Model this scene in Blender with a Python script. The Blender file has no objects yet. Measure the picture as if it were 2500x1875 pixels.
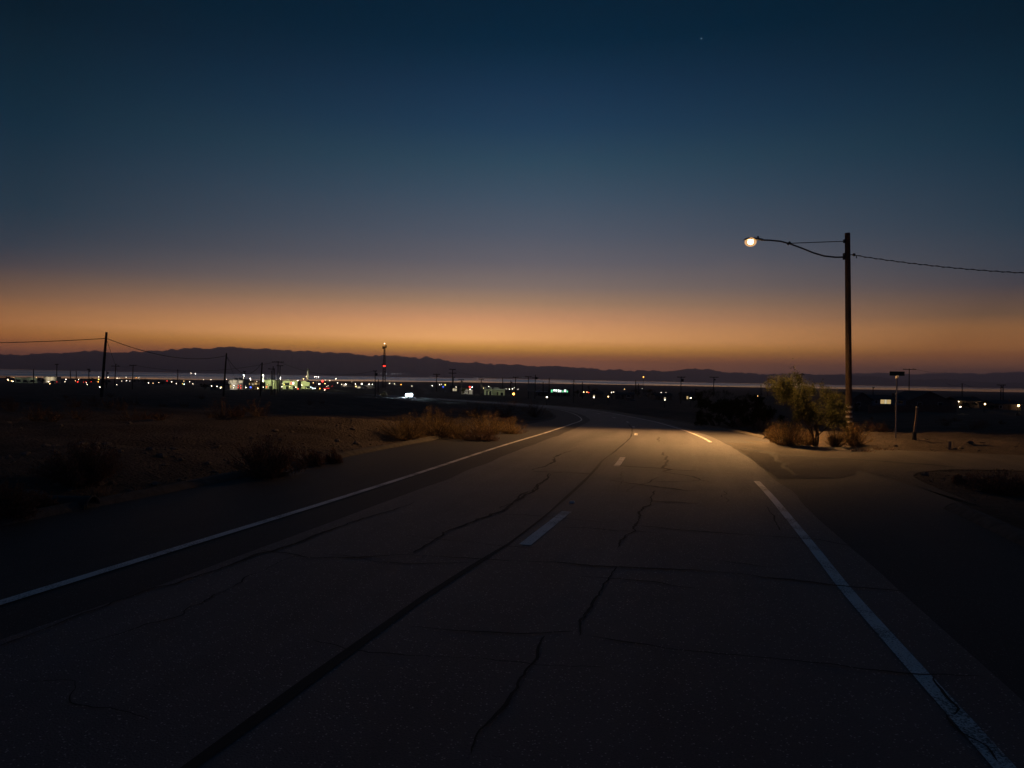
import bpy, math, random
import numpy as np
from mathutils import Vector, Matrix

random.seed(7)
rng = np.random.default_rng(11)
scene = bpy.context.scene
col = scene.collection

# ------------------------------------------------------------------ camera
F, CX, CY = 1750.0, 1250.0, 937.5           # photograph 2500 x 1875
HOR = 921.0
ROLL = math.atan(.019)
PITCH = math.atan((CY - HOR) / F)
CAMZ = 2.0

cam_d = bpy.data.cameras.new('camera')
cam = bpy.data.objects.new('camera', cam_d)
col.objects.link(cam)
cam_d.sensor_width = 36.0
cam_d.sensor_fit = 'HORIZONTAL'
cam_d.lens = F / 2500.0 * 36.0
cam_d.clip_start = 0.1
cam_d.clip_end = 200000.0
cam.matrix_world = (Matrix.Translation((0, 0, CAMZ)) @ Matrix.Rotation(math.radians(90) - PITCH, 4, 'X')
                    @ Matrix.Rotation(ROLL, 4, 'Z'))
scene.camera = cam


def srgb(r, g, b):
    def f(c):
        c /= 255.0
        return c / 12.92 if c <= .04045 else ((c + .055) / 1.055) ** 2.4
    return (f(r), f(g), f(b), 1.0)


# ------------------------------------------------------------------ dusk sky (the sun is below the horizon)
world = bpy.data.worlds.new('World')
scene.world = world
world.use_nodes = True
nt = world.node_tree
nt.nodes.clear()


def N(tree, t, **kw):
    n = tree.nodes.new(t)
    for k, v in kw.items():
        if k.startswith('i_'):
            n.inputs[k[2:]].default_value = v
        else:
            setattr(n, k, v)
    return n


def M_(tree, op, a, b=None, clamp=False):
    n = tree.nodes.new('ShaderNodeMath')
    n.operation = op
    n.use_clamp = clamp
    for i, v in enumerate((a, b)):
        if v is None:
            continue
        if isinstance(v, (int, float)):
            n.inputs[i].default_value = v
        else:
            tree.links.new(v, n.inputs[i])
    return n.outputs[0]


SKY_A = [(0, 70, 46, 42), (.5, 98, 59, 40), (1.0, 117, 67, 34), (1.6, 132, 78, 32), (2.0, 172, 116, 42), (2.4, 206, 144, 60), (3.0, 240, 171, 104),
         (4.6, 212, 152, 107), (5.9, 167, 131, 102), (7.2, 130, 113, 105), (9.1, 100, 97, 104), (11.3, 80, 88, 102),
         (14.1, 60, 80, 98), (16.6, 43, 72, 91), (19.2, 27, 59, 85), (21.8, 17, 49, 76), (25.1, 0, 36, 59), (27.8, 0, 31, 52),
         (45, 1, 23, 40), (88, 3, 20, 34)]
SKY_B = [(0, 52, 40, 40), (.6, 66, 47, 42), (1.2, 90, 56, 36), (2.0, 114, 69, 34), (2.6, 136, 87, 42), (3.9, 137, 93, 53), (4.8, 105, 79, 58),
         (6.7, 64, 62, 68), (8.0, 47, 58, 70), (10.6, 29, 52, 67), (15.7, 8, 41, 59), (22.9, 0, 24, 38), (45, 1, 21, 37), (88, 3, 20, 34)]
SKY_L = [(0, 84, 48, 32), (.6, 102, 57, 32), (1.2, 122, 69, 34), (2.0, 146, 85, 40), (2.6, 146, 90, 46), (3.9, 128, 86, 53), (4.8, 102, 77, 60),
         (6.7, 64, 62, 68), (8.0, 47, 58, 70), (10.6, 29, 52, 67), (15.7, 8, 41, 59), (22.9, 0, 24, 38), (45, 1, 21, 37), (88, 3, 20, 34)]
SKY_C = [(0, 30, 32, 44), (4, 42, 39, 52), (12, 30, 36, 54), (30, 10, 27, 46), (88, 3, 20, 34)]

tc = N(nt, 'ShaderNodeTexCoord')
sep = N(nt, 'ShaderNodeSeparateXYZ')
nt.links.new(tc.outputs['Generated'], sep.inputs[0])
X, Y, Z = sep.outputs
# thin dust bands low over the horizon
hl = M_(nt, 'SQRT', M_(nt, 'ADD', M_(nt, 'MULTIPLY', X, X), M_(nt, 'ADD', M_(nt, 'MULTIPLY', Y, Y), 1e-6)))
cb = N(nt, 'ShaderNodeCombineXYZ')
nt.links.new(M_(nt, 'MULTIPLY', X, 1.1), cb.inputs[0])
nt.links.new(M_(nt, 'MULTIPLY', Y, 1.1), cb.inputs[1])
nt.links.new(M_(nt, 'MULTIPLY', Z, 75.0), cb.inputs[2])
nz = N(nt, 'ShaderNodeTexNoise', i_Scale=1.0, i_Detail=3.0, i_Roughness=.55)
nt.links.new(cb.outputs[0], nz.inputs['Vector'])
low = M_(nt, 'SUBTRACT', 1.0, M_(nt, 'DIVIDE', Z, .055), clamp=True)
wob = M_(nt, 'MULTIPLY', M_(nt, 'MULTIPLY', M_(nt, 'SUBTRACT', nz.outputs[0], .5), low), .018)
zc = M_(nt, 'MAXIMUM', M_(nt, 'ADD', Z, wob), 0.0)
fac = M_(nt, 'SQRT', zc)


HAZE_D = 6.0e-5


def sky_ramp(stops):
    r = nt.nodes.new('ShaderNodeValToRGB')
    cr = r.color_ramp
    cr.interpolation = 'LINEAR'
    while len(cr.elements) < len(stops):
        cr.elements.new(.5)
    for e, (el, a, b, c) in zip(cr.elements, stops):
        e.position = math.sqrt(max(0, math.sin(math.radians(el))))
        # what lies beyond the haze is brighter than what is seen through it
        path = min(908 / max(1e-4, math.sin(math.radians(el))), 40000)
        kx = math.exp(HAZE_D * path * .8)
        c_ = srgb(a, b, c)
        e.color = (c_[0] * kx, c_[1] * kx, c_[2] * kx, 1)
    nt.links.new(fac, r.inputs[0])
    return r.outputs[0]


azs = M_(nt, 'ADD', M_(nt, 'MULTIPLY', M_(nt, 'DIVIDE', Z, .16, clamp=True), .16), -.13)   # the low glow sits left of the high one
cosaz = M_(nt, 'DIVIDE', M_(nt, 'ADD', M_(nt, 'MULTIPLY', X, azs), M_(nt, 'MULTIPLY', Y, .997)), hl)
c36 = math.cos(math.radians(36))
t1 = M_(nt, 'DIVIDE', M_(nt, 'SUBTRACT', 1.0, cosaz), 1 - c36, clamp=True)
t1 = M_(nt, 'POWER', t1, .57)
t2 = M_(nt, 'DIVIDE', M_(nt, 'SUBTRACT', c36, cosaz), c36 + .5, clamp=True)


def mixc(f, a, b):
    m = nt.nodes.new('ShaderNodeMix')
    m.data_type = 'RGBA'
    nt.links.new(f, m.inputs[0])
    nt.links.new(a, m.inputs[6])
    nt.links.new(b, m.inputs[7])
    return m.outputs[2]


lr = M_(nt, 'ADD', M_(nt, 'DIVIDE', X, .7), .5, clamp=True)      # dust lies lower and thicker to the right of the afterglow
skyc = mixc(t2, mixc(t1, sky_ramp(SKY_A), mixc(lr, sky_ramp(SKY_L), sky_ramp(SKY_B))), sky_ramp(SKY_C))
bg = N(nt, 'ShaderNodeBackground', i_Strength=1.0)
nt.links.new(skyc, bg.inputs[0])
wo = N(nt, 'ShaderNodeOutputWorld')
nt.links.new(bg.outputs[0], wo.inputs[0])

vs = scene.view_settings
vs.view_transform = 'Standard'
vs.look = 'None'
vs.exposure = 0.0
vs.gamma = 1.0
vs.use_curve_mapping = False
scene.cycles.use_denoising = True
scene.cycles.max_bounces = 5
scene.cycles.diffuse_bounces = 2
scene.cycles.glossy_bounces = 2
scene.cycles.sample_clamp_indirect = 2.0

# ------------------------------------------------------------------ terrain shape
D_Y = [-200, 0, 15, 24, 34, 50, 74, 100, 150, 200, 250, 350, 500, 800, 1200, 2000, 3500, 5135, 7000, 20000]
D_R = [-.6, 0, .12, .28, .6, 1.25, 2.3, 3.2, 4.55, 5.5, 6.3, 8.0, 9.6, 12.6, 15.8, 22, 31, 36, 42, 60]
D_L = [-.6, 0, .08, .14, .22, .45, 1.2, 2.0, 3.5, 4.8, 6.0, 8.0, 9.6, 12.6, 15.8, 22, 31, 36, 42, 60]
KS = np.linspace(.78, 1.22, 9)
TY = np.concatenate([np.linspace(-300, 1, 60), np.geomspace(1.05, 20000, 900)])
TR = np.mean([np.interp(TY * np.where(TY > 0, k, 1), D_Y, D_R) for k in KS], axis=0)
TL = np.mean([np.interp(TY * np.where(TY > 0, k, 1), D_Y, D_L) for k in KS], axis=0)
LAKE_Z = -36.0


def sst(a, b, v):
    t = np.clip((v - a) / (b - a), 0, 1)
    return t * t * (3 - 2 * t)


def base(x, y):
    x = np.asarray(x, float)
    y = np.asarray(y, float)
    ysafe = np.maximum(y, 1.0)
    k = 5135.0 / (38.0 / (.0074 + .0095 * np.clip(-x / ysafe, 0, 1.2)))
    ye = np.where(y > 250, y * (1 + (k - 1) * sst(250, 1450, y)), y)
    w = sst(12, 42, -x)
    return -((1 - w) * np.interp(ye, TY, TR) + w * np.interp(ye, TY, TL))


def hash2(ix, iy, seed):
    h = (ix.astype(np.int64) * 374761393 + iy.astype(np.int64) * 668265263 + seed * 974711) & 0x7fffffff
    h = ((h ^ (h >> 13)) * 1274126177) & 0x7fffffff
    return ((h ^ (h >> 16)) & 0xffff) / 65535.0


def vnoise(x, y, seed=0):
    x = np.asarray(x, float)
    y = np.asarray(y, float)
    ix, iy = np.floor(x), np.floor(y)
    fx, fy = x - ix, y - iy
    fx, fy = fx * fx * (3 - 2 * fx), fy * fy * (3 - 2 * fy)
    a, b = hash2(ix, iy, seed), hash2(ix + 1, iy, seed)
    c, d = hash2(ix, iy + 1, seed), hash2(ix + 1, iy + 1, seed)
    return (a * (1 - fx) + b * fx) * (1 - fy) + (c * (1 - fx) + d * fx) * fy - .5


# ------------------------------------------------------------------ road path
CTRL = [(-13, -40), (-6.2, -15), (-2.35, 0), (-.94, 5.27), (1.2, 13.54), (3.38, 23.9), (5.08, 32.9), (7.5, 48.9), (10.97, 75.5),
        (13.1, 110.5), (13.0, 143.2), (11.0, 161.8), (4, 190), (-9, 222), (-26, 258), (-46, 298), (-80, 362), (-150, 460), (-260, 580), (-420, 720)]


def catmull(P, step):
    out = []
    P = [np.array(p, float) for p in P]
    for i in range(len(P) - 1):
        p0 = P[max(i - 1, 0)]
        p1, p2 = P[i], P[i + 1]
        p3 = P[min(i + 2, len(P) - 1)]
        L = np.linalg.norm(p2 - p1)
        st = step(p1[1])
        n = max(2, int(L / st))
        k = np.linalg.norm
        for j in range(n):
            t = j / n
            # non-uniform tangents scaled to the segment
            m1 = (p2 - p0) / (k(p2 - p1) + k(p1 - p0) + 1e-9) * L
            m2 = (p3 - p1) / (k(p3 - p2) + k(p2 - p1) + 1e-9) * L
            h = (2 * t**3 - 3 * t**2 + 1) * p1 + (t**3 - 2 * t**2 + t) * m1 + (-2 * t**3 + 3 * t**2) * p2 + (t**3 - t**2) * m2
            out.append(h)
    out.append(P[-1])
    return np.array(out)


PATH = catmull(CTRL, lambda y: .6 if y < 60 else (1.5 if y < 250 else 6))
TAN = np.gradient(PATH, axis=0)
TAN /= np.linalg.norm(TAN, axis=1)[:, None]
NRM = np.stack([TAN[:, 1], -TAN[:, 0]], axis=1)     # to the right of travel

SIDE_FAR = catmull([(9.9, 31), (10.5, 28.6), (11.2, 27.2), (12.6, 26), (14.4, 24.9), (18, 23.6), (26, 21.2), (46, 16), (80, 8)], lambda y: .6)
SIDE_NEAR = catmull([(8.2, 12.5), (8.9, 15.2), (9.5, 16.9), (10.6, 18.1), (12.3, 18.6), (14.8, 18.2), (20, 16.6), (46, 9.5), (80, .5)], lambda y: .6)
SIDE_MID = catmull([(5, 24.5), (10, 22.9), (14, 21.7), (20, 20.2), (46, 12.7), (80, 4)], lambda y: 1.0)


def dist_to(x, y, pts):
    x = np.atleast_1d(np.asarray(x, float)).ravel()
    y = np.atleast_1d(np.asarray(y, float)).ravel()
    out = np.full(x.shape, 1e9)
    lim = pts[:, 1].max() + 60
    idx = np.where((y < lim) & (y > pts[:, 1].min() - 60))[0]
    for s in range(0, len(idx), 20000):
        ii = idx[s:s + 20000]
        d = (x[ii, None] - pts[None, :, 0]) ** 2 + (y[ii, None] - pts[None, :, 1]) ** 2
        out[ii] = np.sqrt(d.min(axis=1))
    return out


MOUNDS = [(-4.3, 27.5, 2.6, .42), (-8.5, 27, 3.5, .5), (-2.4, 33, 3.2, .5), (-12, 22, 5, .45), (-9.0, 15.5, 2.2, .28), (16, 31, 4, .2), (13.5, 14.0, 2.0, .12),
          (-24, 40, 9, .5), (-30, 24, 8, .5), (15, 9, 3, .35), (20, 34, 6, .25)]
PSUB = PATH[::2]


def terrain(x, y):
    shp = np.shape(x)
    x = np.atleast_1d(np.asarray(x, float)).ravel()
    y = np.atleast_1d(np.asarray(y, float)).ravel()
    z = base(x, y)
    dr = dist_to(x, y, PSUB)
    ds = dist_to(x, y, SIDE_MID[::2])
    de = np.minimum(dist_to(x, y, SIDE_NEAR), dist_to(x, y, SIDE_FAR))
    m = np.minimum(np.minimum(sst(7.1, 9.5, dr), sst(2.9, 4.6, ds)), sst(.3, 3.0, de))
    ins = ((x > 8.3) & (x < 80) & (y > np.interp(x, SIDE_NEAR[:, 0], SIDE_NEAR[:, 1]) + .3) & (y < np.interp(x, SIDE_FAR[:, 0], SIDE_FAR[:, 1]) - .3)).astype(float)
    m = m * (1 - ins)
    r = np.hypot(x, y)
    n = vnoise(x / 9, y / 9, 1) * .55 + vnoise(x / 3.1, y / 3.1, 2) * .22 + vnoise(x / 1.1, y / 1.1, 3) * .13 + vnoise(x / .45, y / .45, 4) * .10
    n = n + .05
    n += vnoise(x / 40, y / 40, 5) * np.clip(r / 150, 0, 1) * 1.6
    for mx, my, s, h in MOUNDS:
        n += h * np.exp(-((x - mx) ** 2 + (y - my) ** 2) / (2 * s * s) * 1.6)
    # pair of tyre tracks running across the left field
    for off in (0, 1.7):
        ty = 22.5 + off + .22 * (x + 30) + .8 * np.sin(x / 7)
        n -= .13 * np.exp(-((y - ty) / .33) ** 2) * (x < -9) * (x > -60)
    z = z + n * m * np.clip(1 - r / 2500, .15, 1) - .09 * (1 - sst(5.3, 6.4, dr)) - .05 * ins
    z = np.where(np.abs(y) > 1e8, 0, z)
    return z.reshape(shp) if shp else float(z[0])


# ------------------------------------------------------------------ placing from the photograph onto the ground
def ray(px, py):
    a = (px - CX) / F
    b = -(py - CY) / F
    c, s = math.cos(ROLL), math.sin(ROLL)
    a2, b2 = a * c - b * s, a * s + b * c
    cp, sp = math.cos(PITCH), math.sin(PITCH)
    return Vector((a2, cp + b2 * sp, b2 * cp - sp))


TS = np.geomspace(2, 12000, 2400)


def ground(px, py, h=0.0, full=True):
    """first place where the line of sight meets the ground (raised by h)"""
    d = ray(px, py)
    f = CAMZ + d.z * TS - base(d.x * TS, d.y * TS) - h
    if h:
        f = np.where(TS < 30 * h, 1.0, f)
    i = np.argmax(f < 0)
    if f[i] >= 0:
        i = len(TS) - 1
    t = TS[i]
    if i > 0:
        t = TS[i - 1] + (TS[i] - TS[i - 1]) * f[i - 1] / (f[i - 1] - f[i] + 1e-12)
    x, y = d.x * t, d.y * t
    return Vector((x, y, terrain(x, y) if full else float(base(x, y))))


def at_depth(px, py, y):
    d = ray(px, py)
    t = y / d.y
    return Vector((d.x * t, y, CAMZ + d.z * t))


# ------------------------------------------------------------------ mesh helpers
class MB:
    def __init__(s):
        s.v = []
        s.f = []
        s.m = []
        s.mi = 0

    def add(s, vs, fs):
        o = len(s.v)
        s.v += [tuple(p) for p in vs]
        for f in fs:
            s.f.append(tuple(i + o for i in f))
            s.m.append(s.mi)

    def box(s, c, size, rz=0.0, rx=0.0, taper=1.0):
        hx, hy, hz = size[0] / 2, size[1] / 2, size[2] / 2
        R = Matrix.Rotation(rz, 3, 'Z') @ Matrix.Rotation(rx, 3, 'X')
        vs = []
        for z in (-1, 1):
            k = taper if z > 0 else 1
            for x, y in ((-1, -1), (1, -1), (1, 1), (-1, 1)):
                vs.append(Vector(c) + R @ Vector((x * hx * k, y * hy * k, z * hz)))
        s.add(vs, [(3, 2, 1, 0), (4, 5, 6, 7), (0, 1, 5, 4), (1, 2, 6, 5), (2, 3, 7, 6), (3, 0, 4, 7)])
        return s

    def tube(s, pts, rad, n=8, cap=True):
        pts = [Vector(p) for p in pts]
        if not hasattr(rad, '__len__'):
            rad = [rad] * len(pts)
        vs = []
        for i, p in enumerate(pts):
            t = (pts[min(i + 1, len(pts) - 1)] - pts[max(i - 1, 0)])
            if t.length < 1e-9:
                t = Vector((0, 0, 1))
            t.normalize()
            a = t.orthogonal() if abs(t.z) > .95 else t.cross(Vector((0, 0, 1)))
            if abs(t.z) > .95:
                a = Vector((1, 0, 0)) - t * t.x
            a.normalize()
            b = t.cross(a)
            for k in range(n):
                an = 2 * math.pi * k / n
                vs.append(p + (a * math.cos(an) + b * math.sin(an)) * rad[i])
        fs = []
        for i in range(len(pts) - 1):
            for k in range(n):
                k2 = (k + 1) % n
                fs.append((i * n + k, i * n + k2, (i + 1) * n + k2, (i + 1) * n + k))
        if cap:
            fs.append(tuple(range(n - 1, -1, -1)))
            fs.append(tuple((len(pts) - 1) * n + k for k in range(n)))
        s.add(vs, fs)
        return s

    def ball(s, c, r, nu=8, nv=5, sz=1.0):
        c = Vector(c)
        vs = [c + Vector((0, 0, r * sz))]
        for i in range(1, nv):
            th = math.pi * i / nv
            for k in range(nu):
                ph = 2 * math.pi * k / nu
                vs.append(c + Vector((r * math.sin(th) * math.cos(ph), r * math.sin(th) * math.sin(ph), r * sz * math.cos(th))))
        vs.append(c - Vector((0, 0, r * sz)))
        fs = []
        for k in range(nu):
            fs.append((0, 1 + k, 1 + (k + 1) % nu))
            for i in range(nv - 2):
                a = 1 + i * nu
                fs.append((a + k, a + nu + k, a + nu + (k + 1) % nu, a + (k + 1) % nu))
            a = 1 + (nv - 2) * nu
            fs.append((a + (k + 1) % nu, a + k, len(vs) - 1))
        s.add(vs, fs)
        return s

    def prism(s, prof, x0, x1, axis='X'):
        """profile of (u, z) points extruded along an axis"""
        n = len(prof)
        if axis == 'X':
            vs = [(x0, u, z) for u, z in prof] + [(x1, u, z) for u, z in prof]
        else:
            vs = [(u, x0, z) for u, z in prof] + [(u, x1, z) for u, z in prof]
        fs = [(i, (i + 1) % n, n + (i + 1) % n, n + i) for i in range(n)] + [tuple(range(n - 1, -1, -1)), tuple(range(n, 2 * n))]
        s.add(vs, fs)
        return s

    def build(s, name, mats, parent=None, loc=None, smooth=False):
        me = bpy.data.meshes.new(name)
        me.from_pydata(s.v, [], s.f)
        if not isinstance(mats, (list, tuple)):
            mats = [mats]
        for m in mats:
            me.materials.append(m)
        if len(mats) > 1:
            me.polygons.foreach_set('material_index', s.m)
        if smooth:
            me.polygons.foreach_set('use_smooth', [True] * len(me.polygons))
        me.update()
        return link(name, me, parent, loc)


def link(name, me, parent=None, loc=None):
    o = bpy.data.objects.new(name, me)
    col.objects.link(o)
    if parent is not None:
        o.parent = parent
    if loc is not None:
        o.location = loc
    return o


def tag(o, label=None, cat=None, group=None, kind=None):
    if label:
        o['label'] = label
    if cat:
        o['category'] = cat
    if group:
        o['group'] = group
    if kind:
        o['kind'] = kind
    return o


def empty(name, loc, label=None, cat=None, group=None, rz=0.0):
    o = bpy.data.objects.new(name, None)
    col.objects.link(o)
    o.empty_display_size = .2
    o.location = loc
    o.rotation_euler = (0, 0, rz)
    tag(o, label, cat, group)
    return o


def fast_mesh(name, verts, faces_idx, nper, mat, smooth=False):
    """numpy arrays: verts (n,3), faces_idx flat, nper corners each"""
    me = bpy.data.meshes.new(name)
    nf = len(faces_idx) // nper
    me.vertices.add(len(verts))
    me.vertices.foreach_set('co', np.ascontiguousarray(verts, dtype=np.float32).ravel())
    me.loops.add(len(faces_idx))
    me.loops.foreach_set('vertex_index', np.ascontiguousarray(faces_idx, dtype=np.int32))
    me.polygons.add(nf)
    me.polygons.foreach_set('loop_start', np.arange(0, nf * nper, nper, dtype=np.int32))
    if smooth:
        me.polygons.foreach_set('use_smooth', np.ones(nf, dtype=bool))
    me.update(calc_edges=True)
    me.materials.append(mat)
    return me


# ------------------------------------------------------------------ materials
def mat(name, c1, c2=None, scale=4.0, rough=.8, bump=0.0, bscale=None, metal=0.0, spec=.4, detail=6.0, coords='Object', stretch=None):
    m = bpy.data.materials.new(name)
    m.use_nodes = True
    t = m.node_tree
    b = t.nodes['Principled BSDF']
    b.inputs['Roughness'].default_value = rough
    b.inputs['Metallic'].default_value = metal
    b.inputs['Specular IOR Level'].default_value = spec
    c2 = c2 or tuple(min(1, v * 1.35) for v in c1)
    co = N(t, 'ShaderNodeTexCoord').outputs[coords]
    if stretch:
        mp = N(t, 'ShaderNodeMapping')
        mp.inputs['Scale'].default_value = stretch
        t.links.new(co, mp.inputs[0])
        co = mp.outputs[0]
    n = N(t, 'ShaderNodeTexNoise', i_Scale=scale, i_Detail=detail, i_Roughness=.6)
    t.links.new(co, n.inputs['Vector'])
    r = N(t, 'ShaderNodeValToRGB')
    r.color_ramp.elements[0].position = .32
    r.color_ramp.elements[1].position = .68
    r.color_ramp.elements[0].color = (*c1, 1)
    r.color_ramp.elements[1].color = (*c2, 1)
    t.links.new(n.outputs[0], r.inputs[0])
    t.links.new(r.outputs[0], b.inputs['Base Color'])
    if bump:
        n2 = N(t, 'ShaderNodeTexNoise', i_Scale=bscale or scale * 4, i_Detail=5.0, i_Roughness=.65)
        t.links.new(co, n2.inputs['Vector'])
        bp = N(t, 'ShaderNodeBump', i_Strength=1.0, i_Distance=bump)
        t.links.new(n2.outputs[0], bp.inputs['Height'])
        t.links.new(bp.outputs[0], b.inputs['Normal'])
    return m


def emis(name, color, strength):
    m = bpy.data.materials.new(name)
    m.use_nodes = True
    t = m.node_tree
    t.nodes.clear()
    e = N(t, 'ShaderNodeEmission', i_Strength=strength)
    e.inputs[0].default_value = (*color, 1)
    o = N(t, 'ShaderNodeOutputMaterial')
    t.links.new(e.outputs[0], o.inputs[0])
    return m


def asphalt(name, dark, light, agg, rough, bump):
    """asphalt: blotchy binder, pale aggregate chips, pitted relief"""
    m = bpy.data.materials.new(name)
    m.use_nodes = True
    t = m.node_tree
    b = t.nodes['Principled BSDF']
    co = N(t, 'ShaderNodeTexCoord').outputs['Object']
    n1 = N(t, 'ShaderNodeTexNoise', i_Scale=.7, i_Detail=6.0, i_Roughness=.65)
    n2 = N(t, 'ShaderNodeTexNoise', i_Scale=75.0, i_Detail=4.0, i_Roughness=.75)
    v = N(t, 'ShaderNodeTexVoronoi', i_Scale=85.0)
    for n in (n1, n2, v):
        t.links.new(co, n.inputs['Vector'])
    mr = N(t, 'ShaderNodeMapping')
    mr.inputs['Rotation'].default_value = (0, 0, math.radians(13))
    ms = N(t, 'ShaderNodeMapping')
    ms.inputs['Scale'].default_value = (1.1, .045, 1)
    t.links.new(co, mr.inputs[0])
    t.links.new(mr.outputs[0], ms.inputs[0])
    n3 = N(t, 'ShaderNodeTexNoise', i_Scale=1.0, i_Detail=3.0, i_Roughness=.6)
    t.links.new(ms.outputs[0], n3.inputs['Vector'])
    mx = N(t, 'ShaderNodeMix', data_type='RGBA')
    mx.inputs[6].default_value = (*dark, 1)
    mx.inputs[7].default_value = (*light, 1)
    t.links.new(M_(t, 'ADD', M_(t, 'ADD', M_(t, 'MULTIPLY', M_(t, 'SUBTRACT', n1.outputs[0], .5), .8), M_(t, 'MULTIPLY', M_(t, 'SUBTRACT', n3.outputs[0], .5), 1.3)), M_(t, 'ADD', M_(t, 'MULTIPLY', M_(t, 'SUBTRACT', n2.outputs[0], .5), 1.9), .45), clamp=True), mx.inputs[0])
    # pale stone chips: random cells
    sepc = N(t, 'ShaderNodeSeparateColor')
    t.links.new(v.outputs['Color'], sepc.inputs[0])
    chip = M_(t, 'MULTIPLY', M_(t, 'GREATER_THAN', sepc.outputs[0], .955), M_(t, 'LESS_THAN', v.outputs['Distance'], .5))
    mx2 = N(t, 'ShaderNodeMix', data_type='RGBA')
    mx2.inputs[7].default_value = (*agg, 1)
    t.links.new(M_(t, 'MULTIPLY', chip, .8), mx2.inputs[0])
    t.links.new(mx.outputs[2], mx2.inputs[6])
    t.links.new(mx2.outputs[2], b.inputs['Base Color'])
    b.inputs['Specular IOR Level'].default_value = .45
    t.links.new(M_(t, 'SUBTRACT', rough, M_(t, 'MULTIPLY', chip, .25)), b.inputs['Roughness'])
    bp = N(t, 'ShaderNodeBump', i_Strength=1.0, i_Distance=bump)
    t.links.new(M_(t, 'ADD', n2.outputs[0], M_(t, 'MULTIPLY', v.outputs['Distance'], .8)), bp.inputs['Height'])
    t.links.new(bp.outputs[0], b.inputs['Normal'])
    return m


def paint_mat():
    """worn road paint: chipped through to the asphalt"""
    m = bpy.data.materials.new('road_paint')
    m.use_nodes = True
    t = m.node_tree
    b = t.nodes['Principled BSDF']
    co = N(t, 'ShaderNodeTexCoord').outputs['Object']
    n1 = N(t, 'ShaderNodeTexNoise', i_Scale=60.0, i_Detail=4.0, i_Roughness=.7)
    n2 = N(t, 'ShaderNodeTexNoise', i_Scale=1.6, i_Detail=3.0)
    for n in (n1, n2):
        t.links.new(co, n.inputs['Vector'])
    r = N(t, 'ShaderNodeValToRGB')
    r.color_ramp.elements[0].position = .4
    r.color_ramp.elements[1].position = .54
    r.color_ramp.elements[0].color = (.09, .085, .085, 1)
    r.color_ramp.elements[1].color = (.8, .78, .76, 1)
    t.links.new(M_(t, 'ADD', n1.outputs[0], M_(t, 'MULTIPLY', M_(t, 'SUBTRACT', n2.outputs[0], .42), .6)), r.inputs[0])
    t.links.new(r.outputs[0], b.inputs['Base Color'])
    b.inputs['Roughness'].default_value = .58
    return m


def sand_mat():
    m = bpy.data.materials.new('desert_soil')
    m.use_nodes = True
    t = m.node_tree
    b = t.nodes['Principled BSDF']
    b.inputs['Roughness'].default_value = .95
    b.inputs['Specular IOR Level'].default_value = .15
    co = N(t, 'ShaderNodeTexCoord').outputs['Object']
    n1 = N(t, 'ShaderNodeTexNoise', i_Scale=.35, i_Detail=9.0, i_Roughness=.7)
    n2 = N(t, 'ShaderNodeTexNoise', i_Scale=9.0, i_Detail=6.0, i_Roughness=.7)
    v = N(t, 'ShaderNodeTexVoronoi', i_Scale=13.0)
    for n in (n1, n2, v):
        t.links.new(co, n.inputs['Vector'])
    r = N(t, 'ShaderNodeValToRGB')
    cr = r.color_ramp
    cr.elements[0].position, cr.elements[1].position = .3, .72
    cr.elements[0].color = (.052, .042, .036, 1)
    cr.elements[1].color = (.23, .183, .15, 1)
    e = cr.elements.new(.5)
    e.color = (.112, .09, .074, 1)
    t.links.new(M_(t, 'ADD', M_(t, 'MULTIPLY', n1.outputs[0], .6), M_(t, 'MULTIPLY', n2.outputs[0], .42)), r.inputs[0])
    t.links.new(r.outputs[0], b.inputs['Base Color'])
    bp = N(t, 'ShaderNodeBump', i_Strength=1.0, i_Distance=.13)
    t.links.new(M_(t, 'SUBTRACT', M_(t, 'MULTIPLY', n2.outputs[0], 1.2), M_(t, 'MULTIPLY', v.outputs['Distance'], .6)), bp.inputs['Height'])
    t.links.new(bp.outputs[0], b.inputs['Normal'])
    return m


def leaf_mat(name, c1, c2, trans=.35):
    m = bpy.data.materials.new(name)
    m.use_nodes = True
    t = m.node_tree
    t.nodes.clear()
    co = N(t, 'ShaderNodeTexCoord').outputs['Object']
    n = N(t, 'ShaderNodeTexNoise', i_Scale=3.5, i_Detail=4.0)
    t.links.new(co, n.inputs['Vector'])
    gi = N(t, 'ShaderNodeNewGeometry')
    f = M_(t, 'ADD', M_(t, 'MULTIPLY', n.outputs[0], .7), M_(t, 'MULTIPLY', gi.outputs['Random Per Island'], .45), clamp=True)
    r = N(t, 'ShaderNodeValToRGB')
    r.color_ramp.elements[0].position, r.color_ramp.elements[1].position = .25, .85
    r.color_ramp.elements[0].color = (*c1, 1)
    r.color_ramp.elements[1].color = (*c2, 1)
    t.links.new(f, r.inputs[0])
    d = N(t, 'ShaderNodeBsdfDiffuse')
    tr = N(t, 'ShaderNodeBsdfTranslucent')
    mx = N(t, 'ShaderNodeMixShader')
    mx.inputs[0].default_value = trans
    t.links.new(r.outputs[0], d.inputs[0])
    t.links.new(r.outputs[0], tr.inputs[0])
    t.links.new(d.outputs[0], mx.inputs[1])
    t.links.new(tr.outputs[0], mx.inputs[2])
    o = N(t, 'ShaderNodeOutputMaterial')
    t.links.new(mx.outputs[0], o.inputs[0])
    return m


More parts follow.
